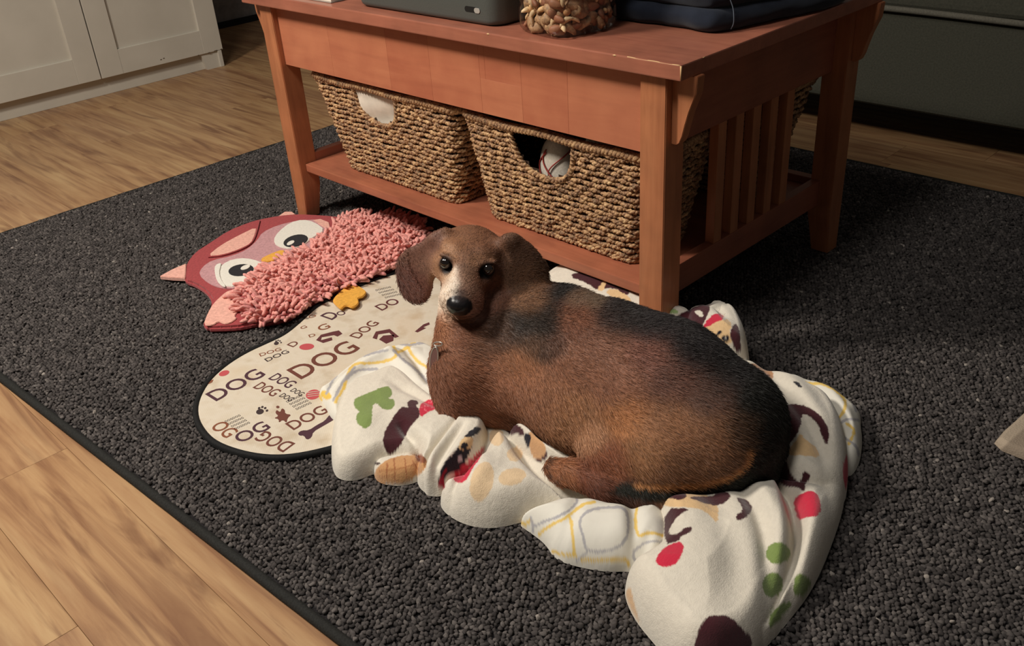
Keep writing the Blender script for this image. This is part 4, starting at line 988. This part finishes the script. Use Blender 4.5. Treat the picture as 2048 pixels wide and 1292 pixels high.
# ---------------------------------------------------------------- blankets (crumpled cloth as thick folded surfaces)
def k7(x, y): return (620+x/2.584, 700+y/2.584)
def k8(x, y): return (1240+x/2.99, 860+y/2.99)
def kB(x, y): return (1040+x/2.583, 500+y/2.583)
BR = .0013
class Cloth:
    def __init__(s, x0, x1, y0, y1):
        s.X, s.Y = np.meshgrid(np.arange(x0, x1, BR), np.arange(y0, y1, BR), indexing='ij'); s.h = np.zeros(s.X.shape); s.sd = np.full(s.X.shape, 1.0)
    def patch(s, pts, Hh_, r, k=.0035, sm=2, tilt=None):
        P = np.array([un(p[0], p[1], p[2] if len(p) > 2 else .004)[:2] for p in pts]); P = smooth_poly(P, sm)
        lo, hi = P.min(0)-.01, P.max(0)+.01; m_ = (s.X > lo[0]) & (s.X < hi[0]) & (s.Y > lo[1]) & (s.Y < hi[1])
        sd = polysdf(P, s.X[m_], s.Y[m_]); d = np.clip(-sd/r, 0, 1); h = Hh_*(1-(1-d)**2.1)**.62
        h = h+.18*Hh_*np.clip((-sd-r)/.05, 0, 1)
        hn = s.h[m_]; mx_ = np.maximum(h, hn)+np.maximum(k-np.abs(h-hn), 0)**2/(4*k)*(np.minimum(h, hn) > .003)
        s.h[m_] = mx_; s.sd[m_] = np.minimum(s.sd[m_], sd)
    def line(s, pts, depth, w, z=.035):
        P = smooth_poly(np.array([un(p[0], p[1], z)[:2] for p in pts]), 2, False); d2 = np.full(s.X.shape, 1e9); n = len(P)
        fade = np.zeros(s.X.shape)
        for i in range(n-1):
            a, b = P[i], P[i+1]; ab = b-a; t_ = np.clip(((s.X-a[0])*ab[0]+(s.Y-a[1])*ab[1])/(ab@ab+1e-12), 0, 1)
            d = (s.X-a[0]-t_*ab[0])**2+(s.Y-a[1]-t_*ab[1])**2; u = (i+t_)/(n-1); m_ = d < d2; d2 = np.where(m_, d, d2); fade = np.where(m_, np.sin(np.pi*np.clip(u, .06, .94)), fade)
        g = np.exp(-d2/(2*w*w))*fade; s.h = np.where(s.h > .002, np.maximum(s.h+depth*g, .002), s.h)
    def wrinkle(s, amp, sc, ang, seed):
        c, n = math.cos(ang), math.sin(ang); out = np.zeros(s.X.shape); m_ = s.h > .003; xs, ys = s.X[m_], s.Y[m_]
        w = np.array([mnoise.noise(Vector(((c*a+n*b)*sc, (-n*a+c*b)*sc*.35, seed))) for a, b in zip(xs, ys)])
        out[m_] = w; s.h = s.h+amp*out*np.clip(-s.sd/.015, 0, 1)
    def mesh(s, name):
        gx_, gy_ = np.gradient(s.sd, BR); X, Y = s.X.copy(), s.Y.copy(); m_ = (s.sd > 0) & (s.sd < BR*2.2)
        gl = np.sqrt(gx_**2+gy_**2)+1e-9; X[m_] -= (gx_/gl*s.sd)[m_]; Y[m_] -= (gy_/gl*s.sd)[m_]
        ins0 = s.sd <= 0; x0, y0 = s.X[0, 0], s.Y[0, 0]; hh = np.where(s.sd > 0, .0006, np.maximum(s.h, .0008)); Z = hh.copy()
        def samp(x, y):
            a = np.clip((x-x0)/BR, 0, hh.shape[0]-1.001); b = np.clip((y-y0)/BR, 0, hh.shape[1]-1.001); i = a.astype(int); j = b.astype(int); a -= i; b -= j
            return hh[i, j]*(1-a)*(1-b)+hh[i+1, j]*a*(1-b)+hh[i, j+1]*(1-a)*b+hh[i+1, j+1]*a*b
        for it in range(7):     # even out the spacing on steep flanks
            P3 = np.stack([X, Y, Z], -1); num = np.zeros_like(P3); den = np.zeros_like(X)
            for ax, sh in ((0, 1), (0, -1), (1, 1), (1, -1)):
                Pn = np.roll(P3, sh, ax); w = np.clip(np.linalg.norm(Pn-P3, axis=-1), BR*.5, BR*4); num += w[..., None]*Pn; den += w
            Pn = num/den[..., None]; X = np.where(ins0, .65*X+.35*Pn[..., 0], X); Y = np.where(ins0, .65*Y+.35*Pn[..., 1], Y); Z = np.where(ins0, samp(X, Y), Z)
        V = np.stack([X, Y, Z], -1).reshape(-1, 3)
        nx, ny = X.shape; idx = np.arange(nx*ny).reshape(nx, ny); ins = s.sd <= 0
        ok = ins[:-1, :-1] | ins[1:, :-1] | ins[:-1, 1:] | ins[1:, 1:]
        Q = np.stack([idx[:-1, :-1][ok], idx[1:, :-1][ok], idx[1:, 1:][ok], idx[:-1, 1:][ok]], 1)
        used = np.unique(Q); rm = np.full(nx*ny, -1); rm[used] = np.arange(len(used)); V = V[used]; Q = rm[Q]
        return V, mesh_np(name, V, Q)
WHT = (226, 218, 202); MAR = (70, 32, 38); REDC = (206, 44, 70); TAN = (226, 190, 142); GRN = (128, 148, 84); DRK = (30, 28, 38); CRM = (228, 200, 162)
def paint(V, prints, lines, base, jit=1.2, soft=1.4):
    q = proj(V)
    jn = np.array([(mnoise.noise(Vector((p[0]*260, p[1]*260, p[2]*260))), mnoise.noise(Vector((p[0]*260, p[1]*260, p[2]*260+70)))) for p in V]); q = q+jn*jit*2.2
    c = np.tile(np.array(lin(base)), (len(V), 1))
    for poly, col in prints:
        P = smooth_poly(poly, 1); lo, hi = P.min(0)-4, P.max(0)+4; m_ = (q[:, 0] > lo[0]) & (q[:, 0] < hi[0]) & (q[:, 1] > lo[1]) & (q[:, 1] < hi[1])
        if not m_.any(): continue
        a = np.clip(.5-polysdf(P, q[m_, 0], q[m_, 1])/soft, 0, 1)[:, None]; c[m_] = c[m_]*(1-a)+a*np.array(lin(col))
    for pl, w, col in lines:
        pl = smooth_poly(pl, 2, False); d = np.full(len(V), 1e9)
        for a, b in zip(pl[:-1], pl[1:]):
            ab = b-a; t_ = np.clip(((q-a)@ab)/(ab@ab+1e-9), 0, 1); d = np.minimum(d, np.hypot(*(q-a-t_[:, None]*ab).T))
        a = np.clip((w-d)/soft+.5, 0, 1)[:, None]*.9; c = c*(1-a)+a*np.array(lin(col))
    return c
def K(k, pts): return [k(*p) for p in pts]
def put_color(me, c):
    a = me.color_attributes.new('print', 'FLOAT_COLOR', 'POINT'); a.data.foreach_set('color', np.c_[c, np.ones(len(c))].astype(np.float32).ravel())

# cotton blanket, lowest
CL2 = Cloth(-.56, .10, -.42, .40)
CL2.patch([(632, 790, .006), (655, 773, .01), (690, 726, .02), (745, 688, .025), (800, 676, .028), (840, 662, .034), (866, 664, .04), (905, 690, .04), (890, 790, .03), (800, 750, .03), (728, 770, .02), (698, 805, .01), (682, 852, .002), (662, 842), (648, 812)], .024, .016)
CL2.patch([(1035, 1045), (1060, 1015, .02), (1130, 975, .035), (1180, 975, .035), (1250, 995, .035), (1330, 985, .035), (1360, 1060, .02), (1335, 1128), (1300, 1146), (1255, 1138), (1215, 1140), (1165, 1132), (1110, 1116), (1092, 1085), (1062, 1062)], .041, .034)
CL2.patch([(1500, 735, .03), (1545, 735, .03), (1600, 742, .025), (1662, 778, .015), (1725, 822, .015), (1722, 850, .005), (1726, 885), (1718, 932), (1694, 955), (1640, 930, .02), (1560, 830, .03)], .030, .020)
CL2.line([(660, 800), (715, 740), (790, 712), (850, 705)], .009, .006, .02); CL2.line([(650, 792), (700, 732), (770, 695)], -.006, .004, .02)
CL2.line([(800, 690), (835, 715), (862, 765)], -.009, .005, .03); CL2.line([(760, 690), (800, 720), (850, 760)], .006, .006, .03)
CL2.line([(1262, 1000), (1272, 1060), (1262, 1135)], -.009, .006, .03); CL2.line([(1160, 985), (1150, 1040), (1110, 1090)], -.005, .006, .03); CL2.line([(1300, 1080), (1285, 1110), (1300, 1135)], -.009, .005, .02); CL2.line([(1235, 1000), (1245, 1070), (1230, 1125)], .004, .012, .03)
CL2.line([(1600, 752), (1660, 830), (1700, 930)], -.008, .007, .02); CL2.line([(1640, 770), (1700, 850), (1712, 920)], .006, .006, .02)
CL2.patch([(850, 760, .01), (900, 700, .01), (1050, 620, .01), (1150, 590, .01), (1400, 660, .01), (1540, 750, .01), (1590, 850, .01), (1540, 950, .01), (1340, 1020, .01), (1150, 980, .01), (950, 880, .01)], .008, .006)
CL2.wrinkle(.0028, 38, .6, 3)
V2, me2 = CL2.mesh('cotton_blanket')
YEL = (226, 190, 92); GRY = (168, 166, 170)
yl = [K(k7, [(1080, 880), (1110, 905), (1140, 880)]), K(k7, [(1180, 955), (1240, 905), (1330, 868), (1400, 800), (1470, 785)]), K(k7, [(1345, 868), (1360, 960), (1365, 1055)]), K(k7, [(1250, 1040), (1300, 1055), (1375, 1062)]), K(k7, [(1405, 1085), (1500, 1088), (1640, 1078), (1650, 1112)]),
      K(k7, [(1690, 800), (1678, 900), (1700, 970), (1745, 938), (1825, 960)]), K(k7, [(175, 200), (198, 110), (235, 66), (320, 70), (420, 52), (455, 20), (430, -20)]), K(k7, [(130, 270), (165, 210), (180, 180)]), K(k7, [(25, 205), (50, 240), (60, 262)]), K(k7, [(500, -30), (540, 50), (612, 92)]), K(k7, [(445, 20), (500, -10), (560, -60)]), K(k7, [(330, -30), (400, -50), (480, -50)]),
      K(kB, [(1360, 612), (1400, 660), (1480, 690), (1570, 690), (1640, 725), (1692, 790), (1655, 870), (1600, 880)]), K(kB, [(1690, 900), (1735, 930), (1700, 1000)])]
gl_ = [K(k7, [(1140, 870), (1155, 915), (1210, 885), (1285, 862), (1370, 810), (1385, 760), (1330, 728)]), K(k7, [(1400, 868), (1440, 825), (1560, 810), (1642, 818), (1648, 960), (1590, 1030), (1430, 1052), (1412, 960), (1392, 905), (1400, 868)]), K(k7, [(1380, 1085), (1425, 1052)]), K(k7, [(1825, 990), (1740, 988), (1668, 1040), (1675, 1085), (1710, 1110), (1780, 1100)]), K(k7, [(1155, 915), (1150, 945)]),
       K(k7, [(85, 225), (130, 130), (210, 48), (330, 14), (400, 0)]), K(k7, [(190, 150), (235, 104), (345, 98)]), K(k7, [(430, 0), (480, 50), (560, 110), (605, 165)]), K(k7, [(120, 260), (170, 160), (230, 90)]), K(k7, [(420, -60), (480, -20), (600, -40)]),
       K(kB, [(1400, 625), (1460, 650), (1520, 640), (1600, 680), (1700, 742), (1738, 830)]), K(kB, [(1640, 905), (1690, 870), (1750, 880)]), K(kB, [(1660, 960), (1740, 1010), (1750, 1060)])]
c2 = paint(V2, [(ell(652, 790, 12, 8, 30), YEL)], [(x, 3.0, YEL) for x in yl]+[(x, 2.6, GRY) for x in gl_], (224, 220, 208), .8)
put_color(me2, c2)
t = NT('cotton_print'); at = t.n('Attribute', attribute_name='print'); f = t.noise(t.coord(), 700, 2); f2 = t.noise(t.coord(), 60, 3); bb = t.bump(f2, .25, .002)
M_COT = t.set(at.outputs['Color'], .85, .2)
o = link('cotton_blanket', me2, M_COT, smooth=True); tag(o, 'thin white blanket with yellow and grey quatrefoil lines, crumpled under the fleece', 'blanket')

# fleece blanket
FL = Cloth(-.56, .08, -.46, .40)
FL.patch([(870, 800, .02), (900, 700, .02), (1050, 600, .02), (1150, 560, .02), (1400, 640, .02), (1520, 740, .02), (1600, 850, .02), (1560, 960, .02), (1350, 1030, .02), (1150, 990, .02), (950, 900, .02)], .020, .02)
FL.patch([(745, 935), (752, 962), (800, 970), (845, 957), (852, 925), (850, 905, .02), (800, 900, .02)], .022, .012)
FL.patch([(700, 758, .025), (735, 740, .03), (768, 724, .03), (800, 722, .03), (845, 765, .03), (900, 800, .03), (925, 820, .03), (900, 850, .02), (862, 905, .01), (838, 935, 0), (790, 925), (745, 945), (715, 957), (690, 958), (670, 950), (662, 925), (663, 885), (668, 850), (678, 810, .01), (688, 780, .02)], .033, .018)
FL.patch([(795, 868, .03), (830, 836, .035), (880, 815, .04), (925, 822, .04), (935, 850, .03), (900, 900, .02), (870, 950), (858, 985), (840, 975), (832, 955), (845, 925), (800, 905)], .043, .022)
FL.patch([(925, 812, .045), (945, 806, .05), (965, 813, .05), (977, 835, .045), (975, 870, .035), (955, 905, .03), (920, 945, .02), (895, 985, .005), (870, 995, 0), (848, 990, 0), (850, 960), (880, 920), (910, 880), (925, 850)], .048, .015)
FL.patch([(975, 845, .045), (1000, 835, .045), (1030, 850, .045), (1060, 900, .04), (1100, 950, .035), (1130, 975, .035), (1140, 992, .03), (1100, 1014, .01), (1040, 1042), (985, 1054), (930, 1047), (885, 1020), (878, 995), (900, 960, .02), (940, 920, .03), (962, 880, .04)], .044, .030)
FL.patch([(1000, 835, .05), (1040, 824, .055), (1062, 838, .05), (1100, 875, .05), (1145, 900, .05), (1145, 940, .03), (1100, 930, .03), (1060, 905, .03)], .050, .016)
FL.patch([(1308, 985, .05), (1330, 962, .058), (1400, 955, .058), (1480, 950, .058), (1560, 920, .058), (1590, 985, .04), (1605, 1060, .03), (1595, 1150, .01), (1570, 1225, 0), (1530, 1290), (1500, 1330), (1430, 1362), (1360, 1345), (1310, 1285), (1272, 1240), (1250, 1195), (1250, 1165), (1275, 1150), (1312, 1122, .01), (1322, 1060, .03)], .056, .028)
FL.patch([(1540, 940, .05), (1560, 920, .05), (1600, 945, .05), (1640, 955, .04), (1692, 955, .01), (1688, 1020, 0), (1655, 1112), (1622, 1182), (1578, 1238), (1535, 1290), (1500, 1310), (1540, 1240), (1570, 1120, .02), (1585, 1020, .04), (1570, 960, .05)], .046, .022)
FL.patch([(1450, 712, .06), (1500, 694, .065), (1552, 720, .06), (1614, 756, .05), (1660, 795, .035), (1680, 850, .015), (1692, 900, .005), (1697, 960, 0), (1688, 1020, 0), (1640, 1000, .03), (1560, 940, .05), (1500, 850, .05)], .060, .026)
FL.patch([(1350, 620, .085), (1380, 606, .088), (1408, 596, .09), (1440, 584, .092), (1476, 600, .09), (1502, 640, .085), (1508, 690, .07), (1500, 728, .06), (1440, 730, .06), (1380, 700, .07)], .096, .024)
FL.patch([(1060, 560, .085), (1095, 530, .085), (1130, 520, .088), (1180, 526, .088), (1225, 544, .088), (1262, 566, .085), (1300, 590, .082), (1350, 606, .08), (1400, 622, .078), (1400, 680, .06), (1250, 650, .06), (1130, 610, .06)], .090, .020)
FL.line([(1400, 985), (1440, 1060), (1470, 1160), (1460, 1270)], -.007, .012); FL.line([(1470, 985), (1520, 1060), (1535, 1150), (1530, 1240)], -.011, .007)
FL.line([(1500, 985), (1560, 1060), (1570, 1150)], .008, .010); FL.line([(1360, 1010), (1380, 1100), (1360, 1220)], .005, .018); FL.line([(1545, 945), (1592, 1050), (1590, 1140), (1560, 1230)], -.014, .0055)
FL.line([(1600, 960), (1640, 1060), (1600, 1180)], .007, .010); FL.line([(1500, 720), (1560, 800), (1640, 930), (1660, 1020)], -.008, .007); FL.line([(1540, 745), (1620, 840), (1670, 940)], .006, .010)
FL.line([(1110, 960), (1050, 920), (1015, 850)], -.008, .006); FL.line([(955, 900), (975, 950), (930, 1000)], .007, .010); FL.line([(905, 985), (960, 1010), (1050, 1000), (1110, 985)], -.004, .009)
FL.line([(850, 905), (815, 870), (800, 850)], -.009, .0045, .03); FL.line([(850, 985), (885, 925), (935, 860)], -.012, .0045, .03); FL.line([(895, 990), (930, 940), (970, 890)], -.012, .0045, .035)
FL.line([(700, 800), (740, 860), (740, 930)], .004, .014, .02); FL.line([(1400, 650), (1440, 660), (1480, 700)], .004, .012); FL.line([(1370, 640), (1420, 680), (1450, 720)], -.008, .005)
FL.line([(775, 765), (840, 795), (880, 820)], -.006, .005, .03)
FL.wrinkle(.0035, 16, .9, 1); FL.wrinkle(.0014, 45, 2.0, 5)
VF, meF = FL.mesh('fleece_blanket')
pr = [(K(k7, [(225, 265), (240, 245), (390, 185), (420, 195), (425, 235), (400, 250), (435, 255), (440, 290), (410, 312), (365, 300), (345, 270), (320, 290), (322, 370), (300, 405), (265, 400), (240, 370), (240, 330), (260, 315), (230, 300)]), GRN),
      (K(k7, [(375, 480), (385, 420), (455, 310), (480, 290), (510, 300), (500, 275), (515, 258), (550, 258), (562, 275), (545, 290), (568, 310), (565, 350), (530, 380), (500, 430), (470, 490), (420, 550), (395, 530)]), MAR),
      (K(k7, [(562, 290), (600, 258), (640, 252), (668, 275), (665, 300), (610, 320), (570, 350)]), REDC), (K(k7, [(655, 250), (700, 270), (720, 285), (690, 290), (665, 270)]), REDC),
      (K(k7, [(320, 670), (345, 605), (400, 565), (470, 545), (560, 540), (605, 560), (600, 610), (560, 650), (500, 685), (440, 700), (350, 695)]), (200, 150, 102)),
      (K(k7, [(540, 545), (570, 535), (602, 560), (598, 585), (560, 580)]), (150, 92, 66)), (K(k7, [(325, 590), (350, 578), (368, 584), (345, 596)]), (60, 36, 34)),
      (K(k7, [(660, 690), (670, 640), (700, 570), (750, 530), (770, 490), (800, 450), (830, 410), (870, 398), (888, 410), (860, 435), (835, 445), (845, 480), (812, 560), (790, 600), (760, 632), (720, 625), (705, 650), (690, 700)]), DRK),
      (K(k7, [(762, 510), (785, 455), (845, 445), (840, 500), (800, 520)]), TAN), (ell(*k7(798, 497), 7, 7, 0), DRK), (K(k7, [(845, 400), (875, 396), (888, 410), (862, 432), (820, 448), (808, 440), (838, 415)]), DRK), (ell(*k7(776, 562), 5, 6, 20), (200, 200, 204)),
      (K(k7, [(660, 700), (668, 670), (700, 610), (715, 600), (690, 660), (700, 716), (680, 720)]), (150, 20, 40)),
      (K(k7, [(735, 680), (760, 620), (850, 550), (908, 488), (892, 540), (840, 610), (800, 690)]), REDC),
      (ell(*k7(965, 450), 15, 18, 0), CRM), (ell(*k7(888, 680), 23, 41, 15), CRM), (ell(*k7(1045, 655), 28, 17, -12), CRM), (ell(*k7(1058, 540), 16, 14, 0), CRM), (ell(*k7(785, 300), 7, 8, 0), (214, 160, 110)),
      (K(k7, [(998, 368), (1040, 368), (1105, 408), (1105, 445), (1060, 430), (1020, 438)]), MAR), (K(k7, [(1130, 412), (1180, 435), (1222, 500), (1215, 562), (1160, 570), (1130, 500)]), (206, 160, 116)), (K(k7, [(1102, 425), (1145, 435), (1132, 512), (1112, 485)]), DRK), (K(k7, [(1150, 570), (1200, 560), (1225, 520), (1228, 555), (1190, 582)]), MAR), (K(k7, [(1182, 428), (1230, 438), (1275, 488), (1220, 492)]), REDC),
      (K(k8, [(205, 400), (260, 362), (310, 355), (480, 365), (590, 440), (585, 565), (540, 510), (480, 470), (400, 462), (290, 462), (230, 430)]), TAN),
      (K(k8, [(195, 390), (240, 430), (265, 455), (230, 440)]), MAR), (K(k8, [(280, 402), (320, 368), (390, 372), (400, 400), (370, 420), (300, 410)]), MAR), (K(k8, [(405, 402), (480, 395), (550, 400), (600, 358), (655, 378), (668, 402), (600, 452), (540, 450), (480, 430)]), MAR),
      (K(k8, [(262, 685), (268, 468), (430, 468), (345, 510), (288, 600), (300, 630), (345, 620), (395, 578), (434, 578), (425, 608), (370, 632), (345, 668)]), MAR),
      (K(k8, [(688, 405), (740, 408), (770, 425), (792, 465), (770, 512), (705, 550), (690, 510), (732, 488), (730, 450)]), MAR),
      (K(k8, [(198, 802), (250, 710), (340, 666), (382, 680), (375, 740), (315, 826)]), REDC),
      (ell(*k8(945, 738), 25, 22, 0), GRN), (ell(*k8(912, 925), 21, 25, 10), GRN), (K(k8, [(1030, 992), (1055, 838), (1140, 890), (1148, 930), (1090, 990)]), GRN), (K(k8, [(892, 1110), (950, 1048), (1010, 1018), (1035, 1050), (950, 1140), (892, 1195)]), GRN),
      (K(k8, [(440, 1292), (495, 1130), (560, 1105), (640, 1110), (700, 1150), (740, 1200), (790, 1240), (795, 1292), (760, 1370), (440, 1370)]), MAR), (K(k8, [(25, 980), (60, 930), (75, 1000), (110, 1120), (130, 1170), (60, 1080)]), (220, 180, 136)),
      (K(k8, [(1030, 420), (1090, 375), (1150, 360), (1195, 400), (1205, 510), (1100, 525), (1065, 545)]), REDC), (K(k8, [(905, 230), (1000, 168), (1010, 250), (1070, 318), (1092, 290), (1092, 250), (1132, 256), (1137, 290), (1107, 320), (1105, 375), (1060, 340), (990, 342), (940, 300)]), MAR),
      (K(k8, [(925, 180), (955, 80), (1000, -10), (1075, -10), (1040, 60), (990, 100), (960, 165)]), MAR), (K(k8, [(985, 152), (1050, 60), (1080, 15), (1110, 60), (1180, 105), (1192, 168), (1100, 150)]), TAN), (K(k8, [(1328, 220), (1362, 125), (1372, 250), (1352, 375), (1336, 300)]), REDC),
      (K(kB, [(1300, 840), (1370, 800), (1430, 795), (1500, 815), (1560, 860), (1598, 930), (1592, 1005), (1565, 970), (1540, 900), (1490, 850), (1455, 850), (1450, 920), (1400, 990), (1340, 1030), (1325, 960), (1345, 900)]), MAR), (K(kB, [(1175, 590), (1250, 583), (1312, 620), (1300, 700), (1265, 740), (1235, 690)]), (186, 138, 100)), (K(kB, [(1340, 850), (1372, 840), (1380, 890), (1350, 890)]), TAN),
      (K(kB, [(795, 350), (870, 308), (960, 270), (985, 300), (962, 350), (930, 425), (850, 392)]), MAR), (K(kB, [(895, 318), (925, 308), (950, 330), (940, 352)]), WHT), (K(kB, [(940, 405), (980, 345), (1020, 322), (1062, 345), (1000, 402), (960, 414)]), REDC), (K(kB, [(915, 425), (1060, 348), (1098, 380), (1080, 430), (1100, 485), (1060, 495), (1000, 440)]), TAN), (K(kB, [(1080, 430), (1112, 368), (1137, 420), (1143, 525), (1118, 530), (1100, 488)]), MAR), (ell(*kB(1060, 458), 8, 7, 0), DRK), (ell(*kB(1062, 454), 2.2, 2.2, 0), WHT), (K(kB, [(1000, 438), (1038, 415), (1046, 425), (1010, 448)]), DRK),
      (K(kB, [(250, 135), (300, 112), (420, 113), (540, 168), (568, 215), (550, 240), (480, 190), (400, 212), (350, 172)]), MAR), (K(kB, [(395, 205), (440, 150), (450, 160), (430, 215)]), TAN), (K(kB, [(435, 228), (475, 192), (565, 240), (580, 280)]), TAN), (ell(*kB(685, 296), 15, 7, 5), (150, 180, 112)), (ell(*kB(780, 315), 15, 5, 5), (160, 184, 124)),
      (K(kB, [(1405, 675), (1440, 680), (1462, 712), (1435, 708)]), DRK)]
ln = [(K(k7, [(400, 585), (395, 660)]), 1.5, (160, 100, 66)), (K(k7, [(435, 560), (440, 680)]), 1.5, (160, 100, 66)), (K(k7, [(490, 560), (500, 660)]), 1.3, (160, 100, 66)), (K(k7, [(530, 570), (560, 620)]), 1.3, (160, 100, 66)), (K(k7, [(350, 625), (450, 618), (540, 590)]), 1.2, (166, 108, 70)),
      (K(k7, [(350, 655), (460, 650)]), 1.2, (166, 108, 70)), (K(kB, [(1200, 610), (1290, 650)]), 1.3, (130, 84, 60)), (K(kB, [(1210, 640), (1280, 690)]), 1.3, (130, 84, 60)), (K(k8, [(1205, -5), (1235, 75)]), 3.5, MAR)]
for i in range(26):   # pale spots on the red collars of the print
    cx_, cy_ = [(k7(*p)) for p in ((600, 285), (625, 275), (645, 290), (590, 305), (830, 580), (850, 565), (800, 620), (790, 650))][i % 8]
    pr.append((ell(cx_+rng.normal(0, 3), cy_+rng.normal(0, 3), 1.5, 1.2, 0, 8), (236, 120, 132)))
put_color(meF, paint(VF, pr, ln, WHT, .8))
t = NT('fleece'); at = t.n('Attribute', attribute_name='print'); f = t.noise(t.coord(), 650, 3, .7); f2 = t.noise(t.coord(), 170, 3)
ad = t.n('Math', operation='ADD'); t.l(f, ad.inputs[0]); t.l(f2, ad.inputs[1]); t.bump(ad.outputs[0], .45, .0016)
M_FLC = t.set(t.mix(.12, at.outputs['Color'], t.ramp(f2, [(.3, (150, 150, 150)), (.7, (255, 255, 255))]), 'MULTIPLY'), .95, .1, sheen=.3)
o = link('fleece_blanket', meF, M_FLC, smooth=True); tag(o, 'cream fleece blanket printed with puppies, bones and paws, bunched around the dog', 'blanket')

# pale cloth corner at the right edge of the view
CP_ = [(1990, 880), (2005, 862), (2030, 840), (2060, 812), (2130, 760), (2200, 800), (2160, 930), (2080, 925), (2030, 905), (2005, 895)]
cw = Cloth(.02, .36, -.60, -.36)
Pw = upoly(CP_, .006)
cw = Cloth(Pw[:, 0].min()-.01, Pw[:, 0].max()+.01, Pw[:, 1].min()-.01, Pw[:, 1].max()+.01)
cw.patch([(x, y, .006) for x, y in CP_], .012, .008, sm=0); cw.wrinkle(.002, 40, .5, 2)
Vw, mw = cw.mesh('cushion_corner')
q_w = proj(Vw); cbase = np.tile(np.array(lin((176, 160, 140))), (len(Vw), 1)); a = np.clip((q_w[:, 1]-(862-.9*(q_w[:, 0]-2030))-8)/6, 0, 1)[:, None]*.55
cbase = cbase*(1-a)+a*np.array(lin((112, 98, 86))); put_color(mw, cbase)
t = NT('fringed_cloth'); at = t.n('Attribute', attribute_name='print'); f = t.noise(t.coord(), 420, 3); t.bump(f, .6, .002); M_FR = t.set(at.outputs['Color'], .95, .1)
o = link('throw_corner', mw, M_FR, smooth=True); tag(o, 'corner of a beige fringed cloth lying on the rug at the right edge', 'cloth')
